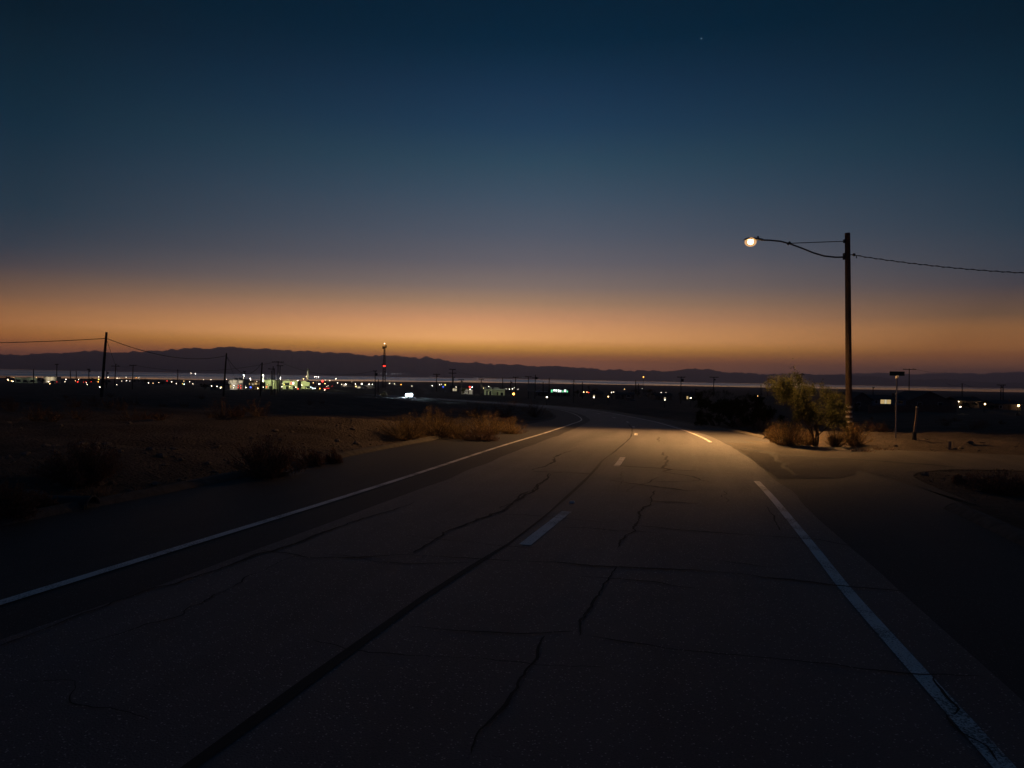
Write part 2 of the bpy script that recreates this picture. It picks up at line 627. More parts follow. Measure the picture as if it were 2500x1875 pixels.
MT = dict(
    soil=sand_mat(),
    road=asphalt('shoulder_asphalt', (.032, .031, .034), (.055, .052, .055), (.11, .105, .1), .72, .006),
    lane=asphalt('lane_asphalt', (.08, .077, .085), (.18, .172, .178), (.5, .48, .48), .62, .011),
    side=asphalt('side_road_asphalt', (.07, .06, .05), (.13, .11, .09), (.2, .18, .15), .85, .012),
    paint=paint_mat(),
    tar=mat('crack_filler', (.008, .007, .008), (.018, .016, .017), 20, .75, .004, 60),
    kerb=mat('kerb_asphalt', (.06, .055, .05), (.13, .115, .1), 5, .9, .02, 30),
    wood=mat('pole_wood', (.055, .035, .024), (.13, .09, .06), 6, .85, .01, 30, stretch=(6, 6, .5)),
    darkwood=mat('weathered_wood', (.03, .022, .018), (.06, .045, .036), 3, .9),
    metal=mat('galvanised_steel', (.22, .22, .22), (.34, .34, .33), 12, .45, metal=.8),
    darkmetal=mat('dark_steel', (.03, .03, .032), (.06, .06, .062), 8, .6, metal=.3),
    wire=mat('wire_rubber', (.012, .012, .013), (.03, .03, .03), 8, .6),
    white=mat('white_plastic', (.5, .48, .45), (.66, .64, .6), 9, .6),
    post=mat('weathered_post', (.16, .13, .105), (.26, .215, .17), 9, .8),
    band=mat('reflective_band', (.5, .45, .36), (.7, .64, .52), 14, .45),
    signback=mat('sign_aluminium', (.25, .21, .16), (.38, .32, .24), 5, .55, metal=.2),
    signdark=mat('sign_green', (.012, .03, .022), (.02, .045, .033), 5, .5),
    rock=mat('rock', (.09, .075, .062), (.2, .17, .14), 9, .95, .02, 30),
    bark=mat('bark', (.04, .03, .022), (.09, .068, .05), 14, .9, .01, 40),
    stem=mat('shrub_stem', (.09, .06, .035), (.17, .12, .07), 14, .9),
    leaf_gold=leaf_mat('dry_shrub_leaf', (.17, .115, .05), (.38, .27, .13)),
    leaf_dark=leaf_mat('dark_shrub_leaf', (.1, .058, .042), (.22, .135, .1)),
    leaf_green=leaf_mat('palo_verde_leaf', (.055, .06, .024), (.17, .17, .065)),
    leaf_town=leaf_mat('town_tree_leaf', (.02, .026, .014), (.05, .055, .03), .2),
    grass=leaf_mat('dry_grass', (.16, .11, .07), (.32, .22, .15)),
    stucco=mat('stucco', (.34, .32, .27), (.46, .43, .36), 1.5, .9, .01, 20),
    stucco_green=mat('pale_green_stucco', (.34, .36, .24), (.46, .48, .32), 1.5, .9, .01, 20),
    stucco_dark=mat('brown_stucco', (.09, .07, .06), (.14, .115, .1), 1.5, .9, .01, 20),
    stucco_blue=mat('grey_blue_stucco', (.1, .13, .16), (.15, .19, .22), 1.5, .9, .01, 20),
    roof=mat('roof_shingle', (.05, .045, .045), (.09, .08, .078), 3, .9, .02, 12),
    palroof=mat('pale_metal_roof', (.4, .4, .4), (.5, .5, .5), 3, .5),
    block=mat('block_wall', (.11, .07, .055), (.17, .11, .085), 2, .95, .01, 8),
    glass=mat('window_glass', (.01, .012, .015), (.02, .022, .026), 2, .12, spec=.6),
    carpaint=mat('car_paint', (.03, .033, .04), (.045, .05, .06), 2, .3, spec=.6),
    carred=mat('car_paint_red', (.1, .015, .015), (.15, .02, .02), 2, .3, spec=.6),
    tyre=mat('tyre_rubber', (.012, .012, .012), (.025, .025, .025), 14, .9),
    hill=mat('mountain_rock', (.16, .13, .12), (.26, .215, .2), .0012, .95, detail=9),
    hillfar=mat('far_mountain_rock', (.2, .18, .18), (.3, .27, .27), .0008, .95, detail=8),
    e_white=emis('lamp_glow_white', (1, .84, .62), 14),
    e_cool=emis('lamp_glow_cool', (.75, .95, 1), 13),
    e_warm=emis('lamp_glow_warm', (1, .6, .22), 14),
    e_orange=emis('lamp_glow_orange', (1, .36, .06), 10),
    e_red=emis('lamp_glow_red', (1, .03, .02), 12),
    e_blue=emis('lamp_glow_blue', (.05, .12, 1), 5),
    e_yellow=emis('lamp_glow_yellow', (1, .7, .1), 5),
    e_head=emis('headlight_glow', (.62, .86, 1), 400),
    e_sodium=emis('sodium_glow', (1, .58, .22), 45),
    w_warm=emis('lit_window_warm', (1, .7, .3), .5),
    w_pale=emis('lit_window_pale', (1, .84, .55), .55),
    w_sign=emis('sign_panel_green', (.2, 1, .45), .9),
    w_signw=emis('sign_panel_white', (.85, 1, .92), 2.2),
    w_pylon=emis('pylon_panel', (1, .85, .6), .8),
    w_redsign=emis('sign_panel_red', (1, .12, .08), 2.5),
    star=emis('star_glow', (.9, .92, 1), 2.6),
)


def water_mat():
    m = bpy.data.materials.new('lake_water')
    m.use_nodes = True
    t = m.node_tree
    t.nodes.remove(t.nodes['Principled BSDF'])
    b = N(t, 'ShaderNodeBsdfGlossy', i_Roughness=.1)
    b.inputs['Color'].default_value = (.84, .92, 1.0, 1)
    t.links.new(b.outputs[0], t.nodes['Material Output'].inputs[0])
    return m


MT['water'] = water_mat()


def bowl_mat():
    """frosted refractor bowl: partly clear, glowing with the lamp inside it"""
    m = bpy.data.materials.new('frosted_bowl')
    m.use_nodes = True
    t = m.node_tree
    t.nodes.clear()
    e = N(t, 'ShaderNodeEmission', i_Strength=1.1)
    e.inputs[0].default_value = (1, .52, .2, 1)
    tr = N(t, 'ShaderNodeBsdfTransparent')
    mx = N(t, 'ShaderNodeMixShader')
    mx.inputs[0].default_value = .42
    t.links.new(tr.outputs[0], mx.inputs[1])
    t.links.new(e.outputs[0], mx.inputs[2])
    o = N(t, 'ShaderNodeOutputMaterial')
    t.links.new(mx.outputs[0], o.inputs[0])
    return m


MT['bowl'] = bowl_mat()

# ------------------------------------------------------------------ the ground: one sheet down to the lake
def spaced(fine_lo, fine_hi, step, lo, hi, g):
    c = list(np.arange(fine_lo, fine_hi + 1e-6, step))
    s = step
    while c[-1] < hi:
        s *= g
        c.append(c[-1] + s)
    s = step
    out = []
    p = fine_lo
    while p > lo:
        s *= g
        p -= s
        out.append(p)
    return np.array(out[::-1] + c)


gx = spaced(-18, 22, .28, -9000, 11000, 1.06)
gy = spaced(4, 40, .28, -160, 9000, 1.045)
GX, GY = np.meshgrid(gx, gy)
GZ = terrain(GX, GY)
V = np.stack([GX.ravel(), GY.ravel(), GZ.ravel()], axis=1)
nx, ny = len(gx), len(gy)
I = (np.arange(ny - 1)[:, None] * nx + np.arange(nx - 1)[None, :]).ravel()
FI = np.stack([I, I + 1, I + nx + 1, I + nx], axis=1).ravel()
o = link('ground', fast_mesh('ground', V, FI, 4, MT['soil'], True))
tag(o, kind='structure')

# lake: low wind waves as geometry, calmer under the near shore and far shore, choppier between
lam = 22.0
ly = np.arange(1500, 17200, lam / 7)
ph = 2 * math.pi * ly / lam + 2.2 * vnoise(ly / 130, ly * 0, 401) * 6
rows = []
lxs = np.array([-30000, -16000, -9000, -5500, -3500, -2200, -1200, -400, 400, 1200, 2400, 4000, 6000, 9000, 16000, 30000.0])
for q, xx in enumerate(lxs):
    ghost = ly - .76 * xx + vnoise(ly / 600, ly * 0 + xx / 3000, 402) * 1300
    sl_ = .05 + .17 * sst(4700, 6300, ghost) - .165 * sst(4700, 6300, ghost) * sst(12400, 13600, ly)
    amp = sl_ * lam / (2 * math.pi) * (.7 + .6 * (vnoise(ly / 60, ly * 0 + q, 403) + .5))
    rows.append(np.stack([np.full_like(ly, xx), ly, LAKE_Z + amp * np.sin(ph + q * 1.3)], axis=1))
V = np.stack(rows, axis=1).reshape(-1, 3)
nw = len(lxs)
I = (np.arange(len(ly) - 1)[:, None] * nw + np.arange(nw - 1)[None, :]).ravel()
FI = np.stack([I, I + 1, I + nw + 1, I + nw], axis=1).ravel()
tag(link('lake', fast_mesh('lake', V, FI, 4, MT['water'], True)), kind='structure')

# ------------------------------------------------------------------ mountains beyond the lake
RIDGE = [(-900, 872), (-500, 868), (-200, 866), (0, 865), (90, 864), (150, 862), (200, 858), (225, 855.6), (245, 858), (260, 861), (290, 860), (330, 857), (400, 856.5), (450, 851), (480, 850.5), (500, 851),
         (530, 849), (548, 849), (565, 845.5), (585, 847.5), (600, 848.5), (630, 852), (642, 849), (655, 853), (700, 855), (760, 857), (810, 860), (855, 862), (870, 866), (900, 868), (970, 868), (1010, 872),
         (1023, 876), (1040, 869.5), (1050, 872), (1062, 877), (1075, 876), (1095, 880), (1105, 883), (1150, 886), (1165, 884), (1185, 887), (1200, 888), (1240, 890), (1260, 889),
         (1300, 894), (1340, 893), (1365, 893), (1400, 897), (1425, 897), (1435, 900), (1450, 898.5), (1475, 903), (1520, 901), (1545, 905), (1570, 902), (1600, 905),
         (1640, 906.5), (1660, 903), (1700, 901.5), (1720, 901.5), (1750, 905), (1770, 908), (1850, 912), (1900, 913), (1950, 912), (2000, 914), (2050, 915),
         (2100, 919), (2130, 918), (2160, 922), (2190, 928), (2240, 927), (2310, 925), (2380, 932), (2430, 934), (2500, 935), (2800, 938), (3200, 930), (3800, 935)]
RIDGE2 = [(1500, 935), (1900, 925), (2020, 917), (2060, 914), (2100, 911), (2150, 911), (2180, 913), (2205, 914), (2250, 912), (2290, 911), (2320, 909), (2360, 911), (2400, 913), (2420, 911),
          (2450, 910), (2500, 908), (2700, 904), (3000, 908), (3800, 915)]


def mountains(name, ridge, y0, yr, yb, m, seed):
    rr, hh = [], []
    for px, py in ridge:
        d = ray(px, py)
        rr.append(d.x / d.y)
        hh.append(CAMZ + d.z / d.y * yr - LAKE_Z)
    rs = np.linspace(rr[0], rr[-1], 1800)
    H = np.interp(rs, rr, hh)
    H = H + (vnoise(rs * 95, rs * 0, seed) * 40 + vnoise(rs * 200, rs * 0, seed + 1) * 44 + vnoise(rs * 420, rs * 0, seed + 7) * 26) * np.clip(H / 350, .3, 1)
    ts = np.concatenate([np.linspace(0, 1, 22), [1.15, 1.4, 2.0]])
    rows = []
    for t in ts:
        if t <= 1:
            y = y0 + (yr - y0) * t
            prof = .02 * min(1, t / .1) + .98 * max(0, (t - .1) / .9) ** 1.25
            rav = 1 + (vnoise(rs * 60 + t * 2, rs * 0 + t * 3, seed + 2) * .55 + vnoise(rs * 140, rs * 0 + t * 6, seed + 3) * .3) * (4 * t * (1 - t))
        else:
            y = yr + (yb - yr) * (t - 1)
            prof = max(0, 1 - (t - 1) * 1.4)
            rav = 1.0
        z = LAKE_Z + np.maximum(H, 6) * prof * rav - (3.0 if t == 0 else 0)
        rows.append(np.stack([rs * y, np.full_like(rs, y), z], axis=1))
    V = np.concatenate(rows)
    nx, ny = len(rs), len(ts)
    I = (np.arange(ny - 1)[:, None] * nx + np.arange(nx - 1)[None, :]).ravel()
    FI = np.stack([I, I + 1, I + nx + 1, I + nx], axis=1).ravel()
    return tag(link(name, fast_mesh(name, V, FI, 4, m, True)), kind='structure')


mountains('mountains', RIDGE, 16500, 21500, 26000, MT['hill'], 21)
mountains('far_mountains', RIDGE2, 26500, 33000, 37000, MT['hillfar'], 31)

# ------------------------------------------------------------------ the road
LIFT = .014


def ribbon(name, o0, o1, m, parent, i0=0, i1=None, lift=0.0, nacross=2, jag=0.0, path=PATH, nrm=NRM, seed=50):
    """strip along the road between two offsets from its middle (numbers or arrays)"""
    i1 = len(path) if i1 is None else i1
    idx = np.arange(i0, i1)
    o0 = np.broadcast_to(o0, (len(path),))[idx].astype(float)
    o1 = np.broadcast_to(o1, (len(path),))[idx].astype(float)
    if jag:
        o0 = o0 + vnoise(idx * .37, idx * 0, seed) * jag
        o1 = o1 + vnoise(idx * .41, idx * 0, seed + 1) * jag
    rows = []
    for k in range(nacross + 1):
        o_ = o0 + (o1 - o0) * k / nacross
        p = path[idx] + nrm[idx] * o_[:, None]
        rows.append(np.stack([p[:, 0], p[:, 1], base(p[:, 0], p[:, 1]) + lift + LIFT], axis=1))
    V = np.stack(rows, axis=1).reshape(-1, 3)
    w = nacross + 1
    n = len(idx)
    I = (np.arange(n - 1)[:, None] * w + np.arange(nacross)[None, :]).ravel()
    FI = np.stack([I, I + 1, I + w + 1, I + w], axis=1).ravel()
    return link(name, fast_mesh(name, V, FI, 4, m, True), parent)


HW = 3.55
road = tag(ribbon('road', -6.75, 6.75, MT['road'], None, nacross=12, jag=.25), kind='structure')
py = PATH[:, 1]


def idx_y(y):
    return int(np.argmin(np.abs(PATH[:300, 1] - y))) if y < 160 else int(np.argmin(np.abs(PATH[:, 1] - y)))


ribbon('old_lane', np.full(len(PATH), -HW + .85), np.interp(py, [2, 5, 8, 12, 20], [HW + .85, HW + .72, HW + .6, HW + .5, HW + .5]), MT['lane'], road, lift=.005, nacross=8, jag=.12, seed=60)
ribbon('edge_line', -HW - .065, -HW + .065, MT['paint'], road, lift=.010, nacross=1)
roff = np.interp(py, [2, 5, 8, 12, 20], [HW + .42, HW + .28, HW + .12, HW + .04, HW])
ribbon('edge_line', roff - .062, roff + .062, MT['paint'], road, 0, idx_y(16.6), lift=.010, nacross=1)
ribbon('edge_line', HW - .065, HW + .065, MT['paint'], road, idx_y(28.6), lift=.010, nacross=1)
doff = np.interp(py, [0, 9, 18, 33, 48, 900], [.12, .2, .5, .65, .8, .8])
for a, b in ((-3.6, -1.2), (8.9, 11.45), (17.9, 20.2), (32.6, 35.2), (46, 49), (64, 68), (88, 94), (112, 118), (134, 140)):
    ribbon('lane_dash', doff - .075, doff + .075, MT['paint'], road, idx_y(a), idx_y(b) + 1, lift=.010, nacross=1)
soff = np.interp(py, [0, 3.7, 6.3, 8.8, 12.4, 18.8, 27.2, 45, 900], [-.2, -.2, -.18, 0.0, .05, .05, .35, .62, .62])
ribbon('sealed_joint', soff - .032, soff + .032, MT['tar'], road, 0, idx_y(60), lift=.009, nacross=1, jag=.05, seed=70)

# side road joining from the right
sn = SIDE_NEAR
k = 60
tn = np.linspace(0, 1, k)


def resample(pts, n):
    d = np.concatenate([[0], np.cumsum(np.linalg.norm(np.diff(pts, axis=0), axis=1))])
    s = np.linspace(0, 1, n) ** 1.4 * d[-1]
    return np.stack([np.interp(s, d, pts[:, 0]), np.interp(s, d, pts[:, 1])], axis=1)


A, B = resample(SIDE_NEAR, 90), resample(SIDE_FAR, 90)
rows = []
for q in np.linspace(0, 1, 9):
    p = A + (B - A) * q
    rows.append(np.stack([p[:, 0], p[:, 1], base(p[:, 0], p[:, 1]) + .004 + LIFT], axis=1))
Vs = np.stack(rows, axis=1).reshape(-1, 3)
I = (np.arange(89)[:, None] * 9 + np.arange(8)[None, :]).ravel()
FI = np.stack([I, I + 9, I + 10, I + 1], axis=1).ravel()
side = tag(link('side_road', fast_mesh('side_road', Vs, FI, 4, MT['side'], True)), kind='structure')
# worn apron of the side road that lies over the shoulder of the main road
i0, i1 = idx_y(16.4), idx_y(29.5)
ap = np.arange(len(PATH))
bul = np.sin(np.clip((ap - i0) / max(1, (i1 - i0)), 0, 1) * math.pi) ** .35
ribbon('worn_apron', HW + .55 + 0 * bul, HW + .56 + 2.75 * bul, MT['side'], side, i0, i1, lift=.0085, nacross=4, jag=.15, seed=77)


def drape(pts, w, lift, m, parent, name, jag=.05, seed=0, step=.05):
    """thin crack following a line on the ground"""
    pts = np.array([(p.x, p.y) for p in pts])
    d = np.concatenate([[0], np.cumsum(np.linalg.norm(np.diff(pts, axis=0), axis=1))])
    n = max(4, int(d[-1] / step))
    s = np.linspace(0, d[-1], n)
    c = np.stack([np.interp(s, d, pts[:, 0]), np.interp(s, d, pts[:, 1])], axis=1)
    t = np.gradient(c, axis=0)
    t /= np.linalg.norm(t, axis=1)[:, None] + 1e-9
    nn = np.stack([t[:, 1], -t[:, 0]], axis=1)
    env = np.sin(np.linspace(0, math.pi, n)) ** .3
    off = (vnoise(s * 1.3, s * 0, seed) * jag * 2.4 + vnoise(s * 4, s * 0, seed + 1) * jag * 1.3 + vnoise(s * 13, s * 0, seed + 3) * jag * .8) * env
    wd = w * (.35 + 1.1 * (vnoise(s * 3.1, s * 0, seed + 2) + .5)) * (.15 + env)
    wd = np.maximum(wd, .004)
    l, r = c + nn * (off - wd / 2)[:, None], c + nn * (off + wd / 2)[:, None]
    V = np.empty((2 * n, 3))
    V[0::2, :2], V[1::2, :2] = l, r
    V[:, 2] = base(V[:, 0], V[:, 1]) + lift + LIFT
    I = np.arange(n - 1) * 2
    FI = np.stack([I, I + 1, I + 3, I + 2], axis=1).ravel()
    return link(name, fast_mesh(name, V, FI, 4, m), parent)


CRACKS = [
    ([(1300, 1153), (1370, 1156), (1453, 1160)], .05), ([(1500, 1139), (1560, 1143), (1625, 1147), (1640, 1150), (1710, 1153)], .07),
    ([(1618, 1106), (1628, 1122), (1622, 1135), (1622, 1145), (1632, 1149), (1618, 1154)], .06),
    ([(1490, 1175), (1600, 1190), (1680, 1200), (1740, 1198)], .04), ([(1600, 1178), (1660, 1179), (1710, 1176)], .035),
    ([(1620, 1155), (1680, 1165), (1740, 1180)], .035), ([(1580, 1225), (1650, 1229), (1710, 1232)], .03),
    ([(1555, 1288), (1700, 1300), (1830, 1310), (2000, 1322), (2090, 1340)], .022),
    ([(1598, 1200), (1585, 1225), (1575, 1245), (1560, 1275), (1545, 1290), (1510, 1340)], .03),
    ([(1247, 1375), (1380, 1380), (1500, 1390), (1750, 1400), (1900, 1420), (2080, 1440), (2220, 1450)], .026),
    ([(1505, 1390), (1465, 1450), (1415, 1520), (1415, 1560)], .016),
    ([(1430, 1560), (1520, 1575), (1600, 1590), (1800, 1610), (2000, 1630), (2230, 1655), (2400, 1660)], .016),
    ([(1330, 1560), (1310, 1610), (1280, 1650), (1250, 1700), (1220, 1760), (1180, 1800), (1150, 1850)], .018),
    ([(0, 1585), (150, 1525), (290, 1470), (430, 1430), (520, 1400), (650, 1355), (740, 1325), (850, 1282), (940, 1255), (1010, 1230)], .03),
    ([(630, 1348), (700, 1355), (760, 1368), (870, 1368), (1000, 1360), (1080, 1365), (1180, 1370), (1250, 1376)], .022),
    ([(1010, 1355), (1090, 1305), (1160, 1275), (1250, 1240), (1300, 1205), (1345, 1160)], .035),
    ([(1220, 1245), (1290, 1205), (1320, 1180), (1345, 1158)], .03), ([(1300, 1150), (1345, 1135), (1350, 1125), (1370, 1110), (1400, 1100)], .05),
    ([(2280, 1660), (2340, 1740), (2330, 1755)], .012), ([(2310, 1755), (2350, 1800), (2410, 1830), (2435, 1870)], .012),
    ([(1870, 1240), (1890, 1265), (1905, 1300)], .016), ([(1608, 1068), (1610, 1080)], .05),
    ([(1000, 1535), (1100, 1545), (1250, 1555), (1400, 1548)], .012),
]
for i, (pl, w) in enumerate(CRACKS):
    drape([ground(*p, full=False) for p in pl], w * 1.15, .012, MT['tar'], road, 'crack', jag=min(.05, w * 1.6), seed=100 + 5 * i)
rgk = np.random.default_rng(88)
for q in range(34):
    ic = int(rgk.integers(idx_y(3.5), idx_y(40)))
    c0 = PATH[ic] + NRM[ic] * rgk.uniform(-2.4, 3.3)
    along = rgk.uniform() < .35
    dv = TAN[ic] if along else NRM[ic]
    ln = rgk.uniform(.5, 2.4) * (1.6 if along else 1)
    pts_, cur = [], Vector((c0[0], c0[1], 0))
    for k_ in range(5):
        pts_.append(cur.copy())
        w_ = dv + rgk.normal(size=2) * .28
        cur = cur + Vector((w_[0], w_[1], 0)) * ln / 4
    drape(pts_, rgk.uniform(.008, .02), .0115, MT['tar'], road, 'crack', seed=2000 + 5 * q)
drape([ground(*p, full=False) for p in [(1850, 1100), (1890, 1112), (1960, 1117), (2060, 1122), (2190, 1131), (2330, 1142)]], .26, .013, MT['tar'], side, 'crack', jag=.1, seed=300)  # not an opening: the gutter dip's shade, painted as a dark strip
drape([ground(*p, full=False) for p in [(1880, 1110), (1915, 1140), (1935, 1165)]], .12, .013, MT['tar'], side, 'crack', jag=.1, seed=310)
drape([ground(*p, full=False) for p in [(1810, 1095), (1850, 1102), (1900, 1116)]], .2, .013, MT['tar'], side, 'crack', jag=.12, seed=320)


# asphalt dike along both road edges
def dike(off, i0, i1, parent_label=None):
    idx = np.arange(i0, i1)
    prof = [(-.26, -.1), (-.17, .055), (-.07, .115), (.07, .115), (.17, .05), (.26, -.1)]
    rows = []
    for u, z in prof:
        o_ = off + u + vnoise(idx * .3, idx * 0 + u * 9, 90) * .07
        p = PATH[idx] + NRM[idx] * o_[:, None]
        rows.append(np.stack([p[:, 0], p[:, 1], base(p[:, 0], p[:, 1]) + z + vnoise(idx * .5, idx * 0 + u * 30, 91) * .035], axis=1))
    V = np.stack(rows, axis=1).reshape(-1, 3)
    w = len(prof)
    I = (np.arange(len(idx) - 1)[:, None] * w + np.arange(w - 1)[None, :]).ravel()
    FI = np.stack([I, I + 1, I + w + 1, I + w], axis=1).ravel()
    return tag(link('kerb', fast_mesh('kerb', V, FI, 4, MT['kerb'], True)), kind='structure')


dike(-6.7, 10, idx_y(30.2))
dike(-6.7, idx_y(32.5), idx_y(150))
dike(6.5, 10, idx_y(14.2))
dike(6.4, idx_y(33), idx_y(150))

# ------------------------------------------------------------------ street lamp on the wooden pole
LY = 34.0
pb = at_depth(2073, 1070, LY)
pole_x = pb.x
pz = terrain(pole_x, LY)
top = at_depth(2069, 569, LY)
arm0 = at_depth(2069, 626, LY)
head = at_depth(1848, 586, LY)
stay0 = at_depth(2069, 589, LY)
stay1 = at_depth(1926, 594, LY)
root = empty('street_lamp', (pole_x, LY, pz), 'tall wooden street lamp with long curved arm and glowing amber head by the bushy tree', 'street lamp')
L = lambda p: Vector((p.x - pole_x, p.y - LY, p.z - pz))
lean = L(top)
polem = MB().tube([(0, 0, -.6), lean * .33, lean * .66, lean], [.148, .14, .13, .12], 16)
polem.build('pole', MT['wood'], root, smooth=False)
for py_ in (991, 1003, 1015, 1027, 1039):
    q = L(at_depth(2072.5, py_ + 2, LY))
    MB().tube([q - Vector((0, 0, .045)), q + Vector((0, 0, .045))], .15, 16).build('reflective_band', MT['band'], root)
armpts = []
for px_, py__ in ((2066, 627.5), (2040, 628), (2012, 625), (1985, 617), (1958, 606), (1928, 595), (1905, 589), (1880, 586.5), (1858, 586)):
    armpts.append(L(at_depth(px_, py__, LY)))
sm = []
for i in range(len(armpts) - 1):
    sm += [armpts[i].lerp(armpts[i + 1], t) for t in (0, .5)]
sm.append(armpts[-1])
MB().tube(sm, .038, 8).build('arm', MT['darkmetal'], root, smooth=True)
MB().tube([L(stay0) + Vector((-.1, 0, 0)), L(stay1)], .02, 6).build('stay_rod', MT['darkmetal'], root)
MB().box(L(arm0) + Vector((-.15, 0, 0)), (.08, .16, .3)).build('bracket', MT['darkmetal'], root)
MB().box(L(stay0) + Vector((-.15, 0, 0)), (.07, .12, .16)).build('bracket', MT['darkmetal'], root)
MB().tube([L(stay1) + Vector((-.06, 0, -.05)), L(stay1) + Vector((.06, 0, .05))], .06, 8).build('clamp', MT['darkmetal'], root)
# cobra-head luminaire
hp = L(head)
hm = MB()
secs = [(.32, .05, .05, 0), (.22, .09, .07, .01), (.05, .12, .085, .02), (-.15, .17, .1, .02), (-.38, .18, .1, .015), (-.55, .13, .07, 0), (-.62, .05, .03, -.01)]
vs, fs = [], []
for sx, ry, rz_, dz in secs:
    for k in range(10):
        an = 2 * math.pi * k / 10
        zz = math.sin(an)
        vs.append(hp + Vector((sx, ry * math.cos(an), dz + rz_ * (zz if zz > 0 else zz * .35))))
for i in range(len(secs) - 1):
    for k in range(10):
        fs.append((i * 10 + k, i * 10 + (k + 1) % 10, (i + 1) * 10 + (k + 1) % 10, (i + 1) * 10 + k))
fs += [tuple(range(9, -1, -1)), tuple(60 + k for k in range(10))]
hm.add(vs, fs)
lamp_head = hm.build('lamp_head', MT['metal'], root, smooth=True)
MB().ball(hp + Vector((-.3, 0, -.1)), .13, 14, 8, .9).build('bulb', MT['e_sodium'], lamp_head)
MB().ball(hp + Vector((-.3, 0, -.1)), .27, 20, 12, .8).build('frosted_bowl', MT['bowl'], lamp_head, smooth=True)
MB().tube([hp + Vector((.05, 0, .09)), hp + Vector((.05, 0, .18))], .045, 8).build('photocell', MT['darkmetal'], lamp_head)
sl = bpy.data.lights.new('sodium_light', 'SPOT')
sl.energy = 12300
sl.color = (1, .5, .165)
sl.spot_size = math.radians(120.5)
sl.spot_blend = .9
sl.shadow_soft_size = .16
slo = link('sodium_light', sl, lamp_head)
slo.location = hp + Vector((-.3, 0, -.42))
slo.rotation_euler = Vector((-.43, -.13, -.89)).to_track_quat('-Z', 'Y').to_euler()
# second lobe of the luminaire, thrown over the junction
s2 = bpy.data.lights.new('sodium_light', 'SPOT')
s2.energy = 3300
s2.color = sl.color
s2.spot_size = math.radians(100)
s2.spot_blend = 1.0
s2.shadow_soft_size = .16
s2o = link('sodium_light', s2, lamp_head)
s2o.location = hp + Vector((-.3, 0, -.42))
s2o.rotation_euler = Vector((.22, -.5, -.84)).to_track_quat('-Z', 'Y').to_euler()
# insulator and wire
ins = at_depth(2085, 622, LY)
im = MB()
im.tube([L(ins) + Vector((-.2, 0, 0)), L(ins)], .02, 6)
im.ball(L(ins), .075, 10, 7)
im.tube([L(ins) + Vector((.1, 0, -.02)), L(ins) + Vector((.13, 0, -.16))], .025, 6)
im.build('insulator', MT['darkmetal'], root)
tail = MB().tube([L(at_depth(2066, 632, LY)), L(at_depth(2064, 640, LY)), L(at_depth(2068, 650, LY))], .01, 5)
tail.build('wire_tail', MT['wire'], root)


def span(name, a, b, sag, r, label, n=24, cat='wire', group=None, m=None):
    a, b = Vector(a), Vector(b)
    pts = []
    for i in range(n + 1):
        t = i / n
        p = a.lerp(b, t)
        p.z -= sag * 4 * t * (1 - t)
        pts.append(p - a)
    o = MB().tube(pts, r, 5).build(name, m or MT['wire'], None, a)
    return tag(o, label, cat, group)


wend = at_depth(2800, 672, 30.0)
wa = at_depth(2091, 624, LY)
sw = span('overhead_wire', wa, wend, .28, .016, 'twisted black service wire running right from the lamp pole', 40)
# the slack twist around the bearer wire
tw = []
for i in range(240):
    t = i / 239
    p = Vector(wa).lerp(wend, t)
    p.z -= .28 * 4 * t * (1 - t)
    a = t * 150
    tw.append(p - Vector(wa) + Vector((0, math.cos(a), math.sin(a))) * .026)
MB().tube(tw, .012, 4).build('twisted_strand', MT['wire'], sw)

# ------------------------------------------------------------------ street-name sign, marker posts, road sign
g = ground(2186, 1087)
root = empty('street_name_sign', g, 'thin post with dark street name blades right of the lamp pole', 'street sign')
h1 = (1087 - 941) / F * g.y
MB().tube([(0, 0, -.3), (0, 0, h1)], .03, 8).build('post', MT['metal'], root)
bl = MB().box((.0, 0, h1 + .19), (.60, .012, .17))
bl.build('name_blade', MT['signdark'], root)
MB().box((0, 0, h1 + .055), (.012, .55, .15), rz=math.radians(-18)).build('name_blade', MT['white'], root)
MB().box((0, 0, h1 + .125), (.05, .05, .03)).build('bracket', MT['darkmetal'], root)

g = ground(2233, 1090)
root = empty('marker_post', g, 'slim pale marker post with a dark base beside the street sign', 'post')
h1 = (1090 - 1011) / F * g.y
lx = .06
MB().tube([(-.02, 0, .3), (lx * .5, 0, h1 * .6), (lx, 0, h1)], [.05, .05, .045], 10).build('post', MT['post'], root)
MB().tube([(-.03, 0, -.2), (-.02, 0, .3)], [.085, .08], 10).build('base_sleeve', MT['darkmetal'], root)
MB().tube([(lx, 0, h1), (lx + .004, 0, h1 + .03)], [.06, .05], 10).build('cap', MT['band'], root)

g = ground(2317, 1101)
root = empty('stub_post', g, 'short pale broken stub post in the dirt at right', 'post')
MB().tube([(0, 0, -.15), (.01, 0, .3)], [.06, .055], 10).build('post', MT['post'], root)
MB().box((.01, 0, .3), (.11, .11, .025), rz=.3).build('cap', MT['signback'], root)

g = ground(1296, 975)
root = empty('road_sign', g, 'square beige back of a road sign with post, beyond the bend', 'road sign')
s_ = g.y / F
hz = (975 - 946) * s_
MB().tube([(0, .05, -.3), (0, .05, hz + 10 * s_)], .06, 8).build('post', MT['darkwood'], root)
MB().box((0, 0, hz), (19 * s_, .04, 18 * s_)).build('panel', MT['signback'], root)

for px, py__, lb in ((1397, 1230, 'small white raised pavement marker by the nearer centre dash'), (1554, 1063, 'small white raised pavement marker far along the centre line')):
    g = ground(px, py__, full=False)
    m_ = MB().box((0, 0, .014), (.1, .1, .028), rz=-.2, taper=.7)
    o = m_.build('pavement_marker', MT['white'], None, g + Vector((0, 0, .006 + LIFT)))
    tag(o, lb, 'road marker')

